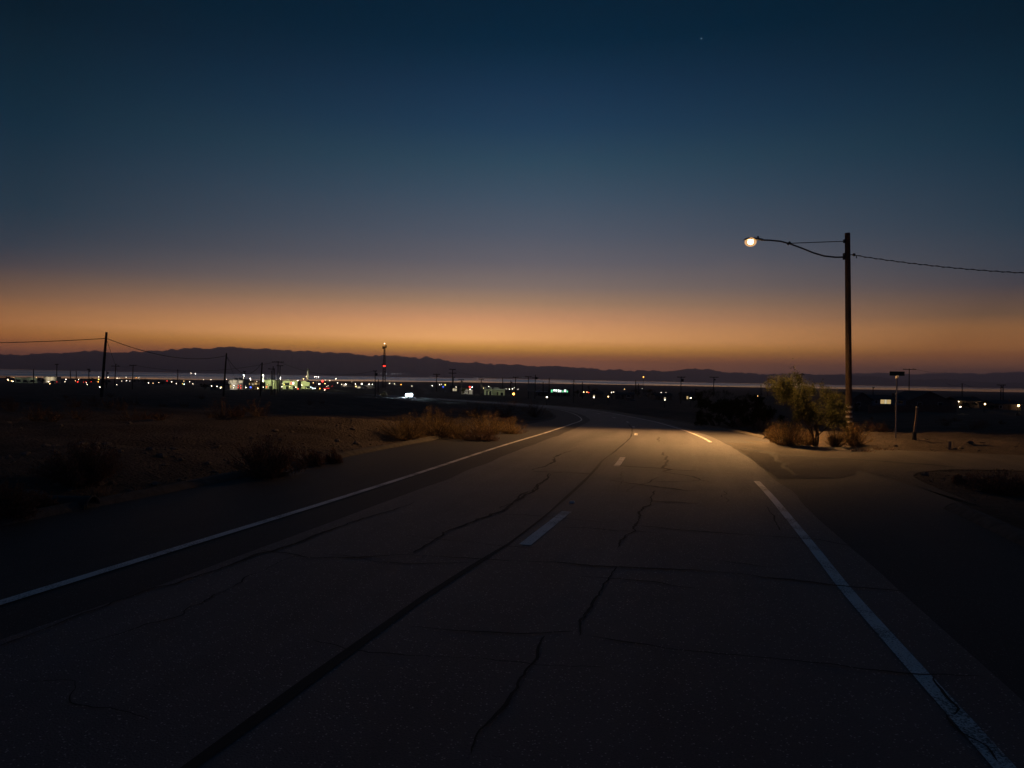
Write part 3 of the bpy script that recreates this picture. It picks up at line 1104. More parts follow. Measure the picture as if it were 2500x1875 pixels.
# ------------------------------------------------------------------ shrubs and trees
def leaf_tris(c, size, rg, up=.4):
    """one small triangle per centre, random facing"""
    n = len(c)
    a = rg.normal(size=(n, 3))
    a[:, 2] = np.abs(a[:, 2]) + up
    a /= np.linalg.norm(a, axis=1)[:, None]
    b = rg.normal(size=(n, 3))
    b -= a * (a * b).sum(1)[:, None]
    b /= np.linalg.norm(b, axis=1)[:, None] + 1e-9
    s = size * rg.uniform(.6, 1.5, n)[:, None]
    v = np.empty((n, 3, 3))
    v[:, 0] = c + a * s
    v[:, 1] = c - a * s * .7 + b * s * .38
    v[:, 2] = c - a * s * .7 - b * s * .38
    return v.reshape(-1, 3)


def shrub_meshes(seed, w, h, leafm, nst=70, nleaf=3600, ls=.028, stemm=None):
    """twiggy desert shrub: stems fanning from the base, small leaves along their outer half"""
    rg = np.random.default_rng(seed)
    sm_ = MB()
    cents = []
    lob = rg.uniform(-1, 1, (5, 2))
    per = max(4, nleaf // nst)
    for i in range(nst):
        az = rg.uniform(0, 2 * math.pi)
        r = math.sqrt(rg.uniform(0, 1))
        wob = 1 + .28 * math.sin(3 * az + lob[0, 0] * 3) + .18 * math.sin(5 * az + lob[1, 0] * 4)
        ex = np.array([math.cos(az) * r * w / 2 * wob, math.sin(az) * r * w / 2 * wob, h * (math.sqrt(max(0, 1 - r * r * .86))) * rg.uniform(.5, 1.16) * (1.15 if rg.uniform() < .12 else 1)])
        b0 = np.array([rg.normal() * w * .07, rg.normal() * w * .07, -.03])
        mid = b0 * .5 + ex * .5
        mid[:2] = b0[:2] + (ex[:2] - b0[:2]) * .62
        mid[2] = ex[2] * .42
        pts = []
        for t in np.linspace(0, 1, 5):
            pts.append((1 - t) ** 2 * b0 + 2 * t * (1 - t) * mid + t * t * ex)
        sm_.tube(pts, [.014, .011, .009, .007, .004], 3, cap=False)
        per_i = int(per * (rg.uniform(.2, 1.8) if rg.uniform() > .15 else .08))
        t = rg.beta(2.2, 1.1, max(1, per_i))
        c = (1 - t)[:, None] ** 2 * b0 + (2 * t * (1 - t))[:, None] * mid + (t * t)[:, None] * ex
        c += rg.normal(size=c.shape) * (.02 + .05 * t[:, None]) * min(w, 1.6) * .6
        c[:, 2] = np.maximum(c[:, 2], .02)
        cents.append(c)
    c = np.concatenate(cents)
    v = leaf_tris(c, ls, rg, .6)
    fol = fast_mesh('foliage', v, np.arange(len(v)), 3, leafm)
    stm = sm_
    return stm, fol


def shrub(px, row, wpx, hpx, leafm, label, seed, nst=70, nleaf=3600, name='desert_shrub', group=None, ls=None):
    g = ground(px, row)
    s = g.y / F
    ls = ls or max(.022, .75 * s)
    stm, fol = shrub_meshes(seed, wpx * s, hpx * s, leafm, nst, nleaf, ls)
    root = empty(name, g, label, 'shrub', group, rz=seed * .7)
    stm.build('stems', MT['stem'], root)
    link('foliage', fol, root)
    return root


GO, DK = MT['leaf_gold'], MT['leaf_dark']
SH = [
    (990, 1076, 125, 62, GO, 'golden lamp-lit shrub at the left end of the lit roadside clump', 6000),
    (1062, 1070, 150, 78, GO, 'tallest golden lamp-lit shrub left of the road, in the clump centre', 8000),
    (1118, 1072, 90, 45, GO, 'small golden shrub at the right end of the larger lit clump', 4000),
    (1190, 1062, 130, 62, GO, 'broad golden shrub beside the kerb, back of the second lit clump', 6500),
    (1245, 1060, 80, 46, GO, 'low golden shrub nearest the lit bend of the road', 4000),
    (1172, 1077, 96, 40, DK, 'dark brown shrub in front of the golden kerbside shrub', 4500),  # dark leaves put the shade on the bush's front into colour
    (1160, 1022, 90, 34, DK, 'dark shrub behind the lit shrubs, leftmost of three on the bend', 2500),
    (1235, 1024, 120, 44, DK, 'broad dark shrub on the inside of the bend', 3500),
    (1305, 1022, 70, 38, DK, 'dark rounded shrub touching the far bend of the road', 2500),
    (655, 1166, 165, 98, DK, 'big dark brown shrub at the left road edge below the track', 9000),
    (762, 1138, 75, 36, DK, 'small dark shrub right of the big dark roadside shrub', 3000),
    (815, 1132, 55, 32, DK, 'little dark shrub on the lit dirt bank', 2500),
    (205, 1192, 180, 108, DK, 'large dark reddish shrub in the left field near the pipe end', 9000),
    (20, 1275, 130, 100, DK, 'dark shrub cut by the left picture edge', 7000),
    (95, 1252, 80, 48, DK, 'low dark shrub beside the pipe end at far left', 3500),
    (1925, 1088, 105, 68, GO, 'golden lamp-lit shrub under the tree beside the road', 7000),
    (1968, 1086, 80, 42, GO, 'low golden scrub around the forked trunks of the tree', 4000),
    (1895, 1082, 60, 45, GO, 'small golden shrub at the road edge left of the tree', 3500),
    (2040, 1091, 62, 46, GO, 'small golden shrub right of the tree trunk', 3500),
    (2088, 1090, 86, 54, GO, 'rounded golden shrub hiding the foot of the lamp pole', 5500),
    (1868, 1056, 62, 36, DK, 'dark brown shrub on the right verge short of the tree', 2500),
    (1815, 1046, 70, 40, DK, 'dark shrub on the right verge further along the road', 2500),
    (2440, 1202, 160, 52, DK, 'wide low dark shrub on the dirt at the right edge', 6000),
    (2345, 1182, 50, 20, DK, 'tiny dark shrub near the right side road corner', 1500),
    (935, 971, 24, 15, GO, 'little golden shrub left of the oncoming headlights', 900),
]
for i, (px, row, w, h, m, lb, nl) in enumerate(SH):
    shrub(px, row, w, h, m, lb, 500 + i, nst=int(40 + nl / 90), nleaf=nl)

# small shrubs dotted over the dark fields
cnt = 0
rg = np.random.default_rng(77)
while cnt < 60:
    px, row = rg.uniform(0, 2500), rg.uniform(972, 1075)
    if 1080 < px < 2120 and row > 985:
        continue
    if 880 < px < 1400:
        continue
    g = ground(px, row)
    if dist_to(g.x, g.y, PSUB)[0] < 9 or dist_to(g.x, g.y, SIDE_MID)[0] < 5:
        continue
    s = g.y / F
    ww = rg.uniform(.7, 1.7)
    stm, fol = shrub_meshes(900 + cnt % 9, ww, ww * .5, DK, 26, 500, max(.03, .8 * s))
    sd = 'left' if px < 1250 else 'right'
    root = empty('field_shrub', g, 'small dark scrub bush dotted over the dark %s field' % sd, 'shrub', 'scrub dotted over the %s field' % sd)
    stm.build('stems', MT['stem'], root)
    link('foliage', fol, root)
    cnt += 1

# dry grass tufts by the left road edge
def tuft(px, row, wpx, hpx, label, seed, n=90):
    g = ground(px, row)
    s = g.y / F
    rg = np.random.default_rng(seed)
    vs, fs = [], []
    for i in range(n):
        bx, by = rg.normal(size=2) * wpx * s * .16
        a = rg.uniform(0, 6.28)
        hh = hpx * s * rg.uniform(.45, 1.05)
        ox, oy = bx * 1.6 + rg.normal() * .05, by * 1.6 + rg.normal() * .05
        wd = .006
        k = len(vs)
        vs += [(bx - wd * math.cos(a), by - wd * math.sin(a), -.03), (bx + wd * math.cos(a), by + wd * math.sin(a), -.03),
               ((bx + ox) / 2 + wd * .7 * math.cos(a), (by + oy) / 2 + wd * .7 * math.sin(a), hh * .55), (ox, oy, hh)]
        fs += [(k, k + 1, k + 2), (k, k + 2, k + 3)]
    mbb = MB()
    mbb.add(vs, fs)
    return tag(mbb.build('grass_tuft', MT['grass'], None, g), label, 'grass')


tuft(242, 1224, 60, 42, 'pale dry grass tuft beside the large dark shrub at left', 1, 160)
tuft(340, 1210, 32, 26, 'small dry grass tuft at the left road edge', 2)
tuft(262, 1222, 30, 30, 'thin dry grass tuft just right of the larger tuft', 3, 60)
tuft(2150, 1100, 50, 14, 'low dry grass along the verge by the street sign', 4)
tuft(2105, 1104, 60, 16, 'low dry grass at the foot of the lamp pole shrubs', 5)


def branch_tree(seed, height, width, leafm, nleaf, ls, trunks=3, tr=.07, gap=.0, low=.22, shear=0.0):
    """several leaning trunks forking into limbs and twigs; leaves hang in clumps at the twig ends"""
    rg = np.random.default_rng(seed)
    wood = MB()
    tips = []

    def grow(p, d, L, r, lev):
        n = 4
        pts, rad = [p.copy()], [r]
        q = p.copy()
        dd = d.copy()
        for i in range(n):
            dd = dd + rg.normal(size=3) * .13 + np.array([0, 0, .03])
            dd /= np.linalg.norm(dd)
            q = q + dd * L / n
            pts.append(q.copy())
            rad.append(r * (1 - .45 * (i + 1) / n))
        wood.tube(pts, rad, 6 if lev < 2 else 4, cap=lev == 0)
        if lev >= 3:
            for j in range(1, 5):
                tips.append(pts[j])
            return
        k = 3 if lev < 2 else 4
        for i in range(k):
            j = n if i == 0 else rg.integers(2, n + 1)
            nd = dd + rg.normal(size=3) * (.5 if lev < 2 else .6)
            nd[2] += .12
            sx = pts[j][:2] / (width / 2)
            nd[:2] += sx * .15
            nd /= np.linalg.norm(nd)
            grow(pts[j], nd, L * rg.uniform(.6, .85), rad[j] * .72, lev + 1)

    for i in range(trunks):
        a = 2 * math.pi * i / trunks + rg.uniform(-.4, .4)
        d = np.array([math.cos(a) * .55, math.sin(a) * .55, 1.0])
        d /= np.linalg.norm(d)
        grow(np.array([math.cos(a) * tr, math.sin(a) * tr, -.15]), d, height * .34, tr, 0)
    T = np.array(tips)
    # fit to the wanted spread
    ext = np.percentile(np.abs(T[:, :2]), 96)
    zt = T[:, 2].max()
    sc = np.array([width / 2 / ext, width / 2 / ext, height / zt])
    wood.v = [tuple(np.array(v) * sc) for v in wood.v]
    T = T * sc
    wood.v = [(v[0] + shear * max(0, v[2] - .2 * height), v[1], v[2]) for v in wood.v]
    T[:, 0] += shear * np.maximum(0, T[:, 2] - .2 * height)
    T = T[T[:, 2] > low * height]
    pick = rg.integers(0, len(T), nleaf)
    clump = rg.uniform(.3, 1, len(T))
    keep = clump[pick] > gap
    pick = pick[keep]
    c = T[pick] + rg.normal(size=(len(pick), 3)) * (.03 + .07 * rg.uniform(0, 1, (len(pick), 1))) * height * .42
    v = leaf_tris(c, ls, rg, .1)
    return wood, fast_mesh('crown', v, np.arange(len(v)), 3, leafm)


def tree(px, row, wpx, hpx, leafm, label, seed, nleaf, ls, name='desert_tree', group=None, **kw):
    g = ground(px, row)
    s = g.y / F
    wood, crown = branch_tree(seed, hpx * s, wpx * s, leafm, nleaf, ls, **kw)
    root = empty(name, g, label, 'tree', group, rz=0)
    wood.build('trunk', MT['bark'], root)
    link('crown', crown, root)
    return root


tree(1990, 1088, 196, 190, MT['leaf_green'], 'airy green desert tree with forked trunks left of the lamp pole', 42, 21000, .034, trunks=4, tr=.04, gap=.33, low=.2, shear=-.42)
tree(1745, 1040, 130, 84, MT['leaf_town'], 'dark bushy tree on the right verge, furthest of three', 43, 7000, .085, low=.05)
tree(1800, 1045, 110, 76, MT['leaf_town'], 'dark bushy tree on the right verge, middle of three', 44, 7000, .08, low=.05)
tree(1850, 1050, 90, 70, MT['leaf_town'], 'dark bushy tree on the right verge behind the lit tree', 45, 6000, .07, low=.05)

# ------------------------------------------------------------------ stones, pipe end
def stone(loc, r, seed, label=None, group=None):
    rg = np.random.default_rng(seed)
    m_ = MB().ball((0, 0, 0), 1, 8, 6)
    k = rg.uniform(.6, 1.25, 3) * r
    k[2] *= .65
    m_.v = [tuple(np.array(v) * k * (1 + .35 * (vnoise(v[0] * 1.7 + seed, v[1] * 1.7 + v[2] * 2.3, seed)))) for v in m_.v]
    return tag(m_.build('stone', MT['rock'], None, loc), label, 'stone', group)


rg = np.random.default_rng(5)
n = 0
while n < 70:
    px, row = rg.uniform(0, 1000), rg.uniform(1045, 1240)
    g = ground(px, row)
    dr = dist_to(g.x, g.y, PSUB)[0]
    if dr < 7.4:
        continue
    stone(g + Vector((0, 0, .01)), float(rg.uniform(.04, .13)), n, 'small grey stone lying on the dirt left of the road', 'stones on the left dirt')
    n += 1
n = 0
while n < 24:
    px, row = rg.uniform(2180, 2500), rg.uniform(1070, 1200)
    g = ground(px, row)
    if dist_to(g.x, g.y, PSUB)[0] < 7.4 or dist_to(g.x, g.y, SIDE_MID)[0] < 3.9:
        continue
    stone(g + Vector((0, 0, .01)), float(rg.uniform(.04, .12)), 200 + n, 'small grey stone lying on the dirt near the side road', 'stones by the side road')
    n += 1
# loose grit along the edges of the asphalt, nobody could count it
rg = np.random.default_rng(6)
npb = 5200
ii = rg.integers(60, 160, npb)
sd = np.where(rg.uniform(size=npb) < .6, -1, 1)
of = sd * (7.0 + rg.gamma(1.3, 1.5, npb))
p = PATH[ii] + NRM[ii] * of[:, None] + rg.normal(size=(npb, 2)) * .3
zz = terrain(p[:, 0], p[:, 1])
rr_ = rg.gamma(2, .009, npb) + .008
octv = np.array([(1, 0, 0), (0, 1, 0), (-1, 0, 0), (0, -1, 0), (0, 0, .8), (0, 0, -.5)])
octf = np.array([(0, 1, 4), (1, 2, 4), (2, 3, 4), (3, 0, 4), (1, 0, 5), (2, 1, 5), (3, 2, 5), (0, 3, 5)])
Vp = (octv[None] * rr_[:, None, None] * rg.uniform(.7, 1.4, (npb, 6, 1)) + np.stack([p[:, 0], p[:, 1], zz], 1)[:, None, :]).reshape(-1, 3)
Fp = (octf[None] + (np.arange(npb) * 6)[:, None, None]).ravel()
tag(link('gravel', fast_mesh('gravel', Vp, Fp, 3, MT['rock'])), 'loose gravel scattered along both road edges', 'gravel', kind='stuff')

g = ground(170, 1240)
root = empty('culvert_pipe', g, 'half-buried pipe with pale rim in the dirt at far left', 'pipe')
R_ = .17
pts = [(-.38, .05, .0), (.36, -.04, .02)]
MB().tube(pts, R_, 18, cap=False).build('pipe', MT['darkmetal'], root)
rim = MB()
ring = []
for k in range(19):
    an = 2 * math.pi * k / 18
    ring.append((.37, -.04 + math.cos(an) * R_, .02 + math.sin(an) * R_))
rim.tube(ring, .014, 6)
rim.build('rim', MT['kerb'], root)
rim = MB()
rim.tube([(-.38, 0.05 + math.cos(2 * math.pi * k / 18) * R_, 0.0 + math.sin(2 * math.pi * k / 18) * R_) for k in range(19)], .014, 6)
rim.build('rim', MT['kerb'], root)

# ------------------------------------------------------------------ utility poles
POLES = [  # top x, top row, base x, base row, crossarms [(row, width)], extras
    (260, 811, 247, 973, [], ''), (82, 901, 82, 936, [], ''), (139, 888, 138, 936, [(890, 9)], ''), (172, 904, 172, 930, [], ''), (186, 905, 186, 930, [], ''),
    (217, 900, 217, 944, [(902, 8)], 't'), (261, 905, 260, 948, [], 't'), (283, 888, 279, 948, [(894, 20)], ''), (325, 891, 323, 953, [(892, 17)], ''),
    (434, 902, 434, 938, [], ''), (553, 862, 545, 972, [], ''), (597, 906, 596, 944, [(907, 7)], 't'), (640, 885, 635, 972, [], ''),
    (663, 905, 661, 966, [(901, 16)], ''), (667, 894, 664, 968, [], ''), (670, 900, 669, 966, [], ''), (679, 882, 678, 962, [(884, 28)], ''), (684, 892, 682, 958, [(893, 16)], ''),
    (916, 905, 916, 968, [(906, 9)], 't'), (924, 925, 923, 958, [], ''), (1066, 912, 1065, 955, [(914, 18)], 't'), (1105, 902, 1104, 956, [(902, 16), (911, 19)], ''),
    (1107, 922, 1107, 954, [(922, 8)], ''), (1126, 927, 1125, 962, [(927, 14)], 't'), (1175, 925, 1175, 964, [(926, 13)], ''), (1227, 923, 1227, 964, [], ''), (1247, 929, 1246, 962, [], 't'),
    (1259, 920, 1258, 968, [(921, 14)], ''), (1290, 919, 1290, 972, [(920, 16)], ''), (1307, 915, 1306, 972, [(923, 16)], 't'), (1326, 932, 1326, 968, [], ''),
    (1341, 923, 1340, 976, [], ''), (1401, 927, 1400, 985, [], ''), (1422, 932, 1422, 976, [], ''), (1552, 928, 1552, 962, [], ''), (1559, 936, 1559, 962, [], ''),
    (1663, 919, 1662, 986, [(921, 20)], 't'), (1743, 920, 1742, 970, [(921, 22)], 't'), (1858, 938, 1858, 982, [], ''), (1875, 925, 1874, 968, [(926, 7)], 't'),
    (1958, 913, 1957, 966, [(915, 10)], ''), (2132, 945, 2131, 976, [(946, 6)], ''), (2220, 900, 2219, 990, [(902, 32)], ''), (2349, 936, 2349, 994, [], ''),
    (2444, 939, 2443, 982, [(940, 22)], 't'), (2449, 939, 2449, 982, [], ''),
]
order = sorted(range(len(POLES)), key=lambda i: POLES[i][0])
ORD = ['leftmost', 'second', 'third', 'fourth', 'fifth', 'sixth', 'seventh', 'eighth', 'ninth', 'tenth', 'eleventh', 'twelfth', 'thirteenth', 'fourteenth', 'fifteenth', 'sixteenth',
       'seventeenth', 'eighteenth', 'nineteenth', 'twentieth', 'twenty-first', 'twenty-second', 'twenty-third']
SPECIAL = {0: 'bare leaning utility pole standing alone in the left field, tallest at left', 10: 'bare leaning utility pole right of the big leaning pole, with a guy wire',
           42: 'utility pole with a wide crossarm between street sign and marker post', 43: 'bare utility pole rising over the right houses with a thin wire'}
POLETOP = {}
for rank, i in enumerate(order):
    tx, ty, bx, by, arms, ex = POLES[i]
    g = ground(bx, by)
    t_ = at_depth(tx, ty, g.y)
    d = t_ - g
    nr = rank if rank < 23 else len(POLES) - 1 - rank
    if rank < 23:
        pos = '%s of the utility poles counted from the left' % ORD[nr]
    else:
        pos = '%s of the utility poles counted from the right' % ('rightmost' if nr == 0 else ORD[nr])
    lb = SPECIAL.get(i, 'dark %s pole, %s' % ('crossarm' if arms else 'bare', pos))
    root = empty('utility_pole', g, lb, 'utility pole', 'utility poles over the town and fields')
    s = g.y / F
    r0 = max(.15, 1.1 * s) if i not in (0, 10, 12) else max(.17, 1.6 * s)
    MB().tube([(0, 0, -.4), d * .5, d], [r0 * 1.15, r0, r0 * .85], 8).build('pole', MT['darkwood'], root)
    POLETOP[i] = g + d
    for row, wpx in arms:
        c = at_depth(tx + (bx - tx) * (row - ty) / (by - ty), row, g.y) - g
        a_ = MB().box(c + Vector((0, -r0, 0)), (wpx * s, .14, max(.16, 1.6 * s)), rz=.0)
        cx_ = a_.build('crossarm', MT['darkwood'], root)
        im = MB()
        for u in (-.46, -.3, .3, .46):
            im.tube([c + Vector((u * wpx * s, -r0, .05)), c + Vector((u * wpx * s, -r0, .05 + max(.3, 1.5 * s)))], max(.05, .45 * s), 6)
        im.build('insulators', MT['darkmetal'], cx_)
    if 't' in ex:
        c = d * .86 + Vector((r0 + .3 + .5 * s, -.1, 0))
        MB().tube([c - Vector((0, 0, .55)), c + Vector((0, 0, .5))], .33 + .5 * s, 10).build('transformer', MT['darkmetal'], root)

# wires
T0, T10, T12, T42, T43 = POLETOP[0], POLETOP[10], POLETOP[12], POLETOP[42], POLETOP[43]
lw = at_depth(-700, 790, 115.0)
span('overhead_wire', T0 - Vector((0, 0, .8)), lw, 1.6, .05, 'overhead wire leaving the big leaning pole to the left', 40)
span('overhead_wire', T0 - Vector((0, 0, .8)), T10 - Vector((0, 0, .5)), 1.5, .045, 'overhead wire sagging between the two leaning bare poles', 40)
span('overhead_wire', T10 - Vector((0, 0, .6)), T12, 3.0, .04, 'faint overhead wire right of the second leaning pole', 30)
span('guy_wire', T0 - Vector((0, 0, .9)), ground(302, 953), .0, .025, 'thin guy wire slanting down right of the big leaning pole', 4)
span('guy_wire', T10 - Vector((0, 0, .6)), ground(588, 962), .0, .03, 'thin guy wire slanting down from the second leaning pole', 4)
span('overhead_wire', T42 + Vector((1.5, 0, .2)), at_depth(2310, 908, 420), 1.0, .05, 'faint wire running right from the wide crossarm pole', 20)
span('overhead_wire', T43, POLETOP[44], 3.0, .06, 'faint wire between the two poles at far right', 20)
span('overhead_wire', at_depth(2310, 936, 240), T43, .8, .04, 'short faint wire left of the far right bare pole', 20)
span('overhead_wire', POLETOP[7], POLETOP[8], 1.5, .05, 'faint wire between two crossarm poles right of the leaning pole', 16)
span('overhead_wire', POLETOP[8], POLETOP[16], 3.5, .06, 'long faint wire from the crossarm pole toward the pole cluster', 24)
span('overhead_wire', POLETOP[21], POLETOP[28], 3.0, .06, 'faint wire sagging from the double crossarm pole to the right', 24)
span('overhead_wire', POLETOP[16], POLETOP[18], 3.5, .05, 'faint wire from the pole cluster to the pole by the tower', 24)
span('overhead_wire', POLETOP[33], POLETOP[32], 2.0, .05, 'faint wire beyond the bend right of the glowing sign', 16)

# ------------------------------------------------------------------ cell tower
g = ground(937, 949)
root = empty('cell_tower', g, 'tall lattice communications tower with antennas and red beacon lights', 'tower')
s = g.y / F
Ht = (949 - 846) * s
legs = []
for k in range(3):
    a = math.radians(90 + 120 * k + 15)
    b0 = Vector((math.cos(a), math.sin(a), 0)) * 5.2 * s
    t0 = Vector((math.cos(a), math.sin(a), 0)) * 1.7 * s + Vector((0, 0, Ht))
    legs.append((b0, t0))
    MB().tube([b0 - Vector((0, 0, .5)), t0], [.3, .22], 6).build('leg', MT['darkmetal'], root)
br = MB()
nb = 16
for j in range(nb):
    for k in range(3):
        a0, a1 = legs[k]
        b0, b1 = legs[(k + 1) % 3]
        p0 = a0.lerp(a1, j / nb)
        p1 = b0.lerp(b1, (j + 1) / nb)
        q0 = b0.lerp(b1, j / nb)
        q1 = a0.lerp(a1, (j + 1) / nb)
        br.tube([p0, p1], .08, 4, cap=False)
        br.tube([q0, q1], .08, 4, cap=False)
        br.tube([q1, p1], .08, 4, cap=False)
br.build('bracing', MT['darkmetal'], root)
pf = MB()
for k in range(3):
    a = math.radians(120 * k + 40)
    c = Vector((math.cos(a), math.sin(a), 0)) * 4.2 * s + Vector((0, 0, Ht - .5))
    pf.tube([Vector((0, 0, Ht - .5)), c], .1, 4)
pf.build('antenna_mount', MT['darkmetal'], root)
for k in range(3):
    for u in (-1, 1):
        a = math.radians(120 * k + 40)
        c = Vector((math.cos(a), math.sin(a), 0)) * 4.2 * s + Vector((-math.sin(a), math.cos(a), 0)) * 1.2 * s * u + Vector((0, 0, Ht - .6 + (0.8 if k == 0 else -.3)))
        MB().box(c, (.6, .5, 2.9), rz=a).build('antenna_panel', MT['darkmetal'], root)
for row, off in ((907, 3.2), (890, -4)):
    c = Vector((off * s, -1.0, (949 - row) * s))
    MB().tube([c, c + Vector((0, -.5, 0))], [1.1 * s + .3, .8 * s], 10).build('dish', MT['darkmetal'], root)
MB().tube([(0, 0, Ht), (0, 0, Ht + 6.5 * s)], .07, 5).build('mast', MT['darkmetal'], root)
MB().ball((0, 0, Ht + 7.5 * s), .32, 8, 5).build('beacon', MT['e_white'], root)
for dx in (-1.0, 2.0):
    MB().ball((dx * s, -1.4 * s, (949 - 893) * s), .42, 8, 5).build('beacon', MT['e_red'], root)

# ------------------------------------------------------------------ buildings
def building(x0, x1, rt, rb, wallm, roofm, label, kind='flat', windows=(), depth=9.0, name='town_building', cat='building', lights=(), rz=0.0, gable_row=None):
    """walls, roof, door and windows; windows = (x0, x1, top row, bottom row, material)"""
    g = ground((x0 + x1) / 2, rb)
    s = g.y / F
    w, h = (x1 - x0) * s, (rb - rt) * s
    root = empty(name, g, label, cat, None, rz)
    wl = MB().box((0, depth / 2, h / 2 - .3), (w, depth, h + .6))
    wl.build('wall', wallm, root)
    if kind == 'flat':
        MB().box((0, depth / 2, h + .12), (w + .5, depth + .5, .24)).build('roof', roofm, root)
    else:
        gr = (rb - gable_row) * s if gable_row else h * 1.5
        ov = .45
        prof = [(-w / 2 - ov, h - .1), (0, gr), (w / 2 + ov, h - .1), (w / 2 + ov, h - .25), (0, gr - .2), (-w / 2 - ov, h - .25)] if kind == 'gable' else None
        if kind == 'gable':
            MB().prism([(-w / 2 + .02, h - .02), (w / 2 - .02, h - .02), (0, gr - .25)], .05, depth - .05, 'Y').build('gable_wall', wallm, root)
            MB().prism(prof, -.5, depth + .5, 'Y').build('roof', roofm, root)
        else:   # ridge along the front
            dp = depth / 2
            MB().prism([(-ov, h - .08), (dp, gr), (depth + ov, h - .08), (depth + ov, h - .22), (dp, gr - .18), (-ov, h - .22)], -w / 2 - ov, w / 2 + ov, 'X').build('roof', roofm, root)
    for (a, b, t, bt, m) in windows:
        cx_ = ((a + b) / 2 - (x0 + x1) / 2) * s
        zc_ = (rb - (t + bt) / 2) * s
        ww, hh = (b - a) * s, (bt - t) * s
        fr = MB().box((cx_, -.02, zc_), (ww + .16, .1, hh + .16)).build('window', MT['darkmetal'] if m is not MT['glass'] else MT['white'], root)
        MB().box((cx_, -.075, zc_), (ww, .02, hh)).build('pane', m, fr)
    rgb_ = np.random.default_rng(int(x0 * 7))
    dx_ = float(rgb_.uniform(-.4, .4)) * w
    dr_ = MB().box((dx_, -.03, 1.0), (1.0, .08, 2.1)).build('door', MT['darkwood'], root)
    MB().box((dx_ + .38, -.09, 1.0), (.06, .06, .14)).build('handle', MT['metal'], dr_)
    if kind == 'flat':
        for _ in range(3):
            ux = float(rgb_.uniform(-.4, .4)) * w
            MB().box((ux, depth * float(rgb_.uniform(.3, .7)), h + .6), (float(rgb_.uniform(.9, 1.8)), 1.2, float(rgb_.uniform(.7, 1.2)))).build('roof_unit', MT['metal'], root)
        MB().box((float(rgb_.uniform(-.2, .2)) * w, -.6, min(h * .8, 2.9)), (w * .5, 1.1, .12), rx=.12).build('awning', MT['darkmetal'], root)
    else:
        MB().box((w * .28, depth * .35, h + 1.0), (.5, .5, 1.6)).build('chimney', MT['block'], root)
    for (lx_, row, fy, power, colr) in lights:
        ld = bpy.data.lights.new('facade_light', 'POINT')
        ld.energy = power
        ld.color = colr
        ld.shadow_soft_size = .2
        lo = link('facade_light', ld, root)
        lo.location = ((lx_ - (x0 + x1) / 2) * s, -fy, (rb - row) * s)
    return root


WG = MT['glass']
building(36, 92, 922, 935, MT['stucco'], MT['palroof'], 'long pale low building at the far left of town', 'flat', [(40, 50, 927, 933, WG), (56, 66, 927, 933, WG), (74, 84, 927, 933, WG)],
         lights=[(44, 923, 7, 260, (.8, 1, .65)), (80, 923, 7, 420, (.8, 1, .65))])
building(106, 138, 920, 936, MT['stucco'], MT['roof'], 'pale building with two bright wall lamps at far left', 'flat', [(113, 122, 929, 934, MT['w_pale']), (127, 132, 929, 936, WG)],
         lights=[(117.5, 924, 2.5, 420, (1, .85, .6)), (127.5, 924, 2.5, 420, (1, .85, .6))])
building(365, 402, 931, 938, MT['stucco_dark'], MT['palroof'], 'low dark shed with a pale roof below the lake, left', 'flat', [(372, 378, 933, 937, WG)])
building(408, 436, 931, 939, MT['stucco_dark'], MT['palroof'], 'low dark shed with a pale roof, right of its twin', 'flat', [(415, 422, 934, 938, WG)])
building(512, 546, 940, 953, MT['stucco_blue'], MT['roof'], 'dim blue grey house left of the second leaning pole', 'gable', [(518, 524, 944, 949, WG)], gable_row=931)
building(558, 594, 928, 953, MT['stucco'], MT['roof'], 'shop with glowing window panels right of the second leaning pole', 'flat',
         [(561, 566, 930, 936, MT['w_pale']), (568, 578, 929.5, 936, MT['w_pale']), (583, 592, 930, 936, MT['w_pale']), (560, 565, 940, 948, MT['w_warm'])],
         lights=[(571, 941, 3, 500, (1, .9, .75))])
building(600, 636, 934, 952, MT['stucco_dark'], MT['roof'], 'dark shop with small glowing windows beside the bare pole', 'flat', [(603, 610, 937, 941, MT['w_warm']), (615, 619, 938, 942, MT['w_pale']), (622, 627, 936, 941, MT['w_warm'])],
         lights=[(624, 938, 3, 300, (1, .75, .4))])
building(640, 672, 929, 950, MT['stucco_green'], MT['roof'], 'lit pale green building behind the cluster of poles', 'flat', [(656, 664, 943, 950, WG)], lights=[(650, 932, 8, 2300, (.9, 1, .5)), (664, 934, 8, 1500, (.9, 1, .5))])
building(690, 726, 931, 951, MT['stucco_green'], MT['roof'], 'lit yellow green building with dark openings, left half of the bright block', 'flat',
         [(694, 706, 935, 941, WG), (709, 713, 933.5, 939, MT['w_redsign']), (713.5, 718, 933.5, 939, MT['w_signw']), (698, 703, 944, 951, WG), (714, 723, 943, 950, WG)],
         lights=[(700, 931, 9, 2300, (.95, 1, .5)), (716, 931, 9, 2300, (.95, 1, .5))])
building(728, 756, 934, 950, MT['stucco_green'], MT['palroof'], 'lit pale green building left of the tall lit pylon', 'gable', [(730, 737, 941, 946, WG), (748, 756, 944, 949, WG)],
         lights=[(735, 935, 9, 1900, (.95, 1, .5)), (748, 935, 9, 2300, (.95, 1, .5))], gable_row=930)
building(832, 866, 936, 945, MT['stucco_dark'], MT['roof'], 'low dark building behind the brightest white lamp', 'flat', [(838, 842, 939, 943, MT['w_pale'])], lights=[(844, 938, 3, 800, (1, .95, .85))])
building(868, 912, 941, 948, MT['stucco'], MT['palroof'], 'long low pale building under three white lamps', 'flat', [(873, 880, 944, 948, MT['w_pale']), (890, 898, 944, 948, WG)],
         lights=[(870, 938, 4, 160, (1, .95, .85)), (901, 938, 4, 160, (1, .95, .85))])
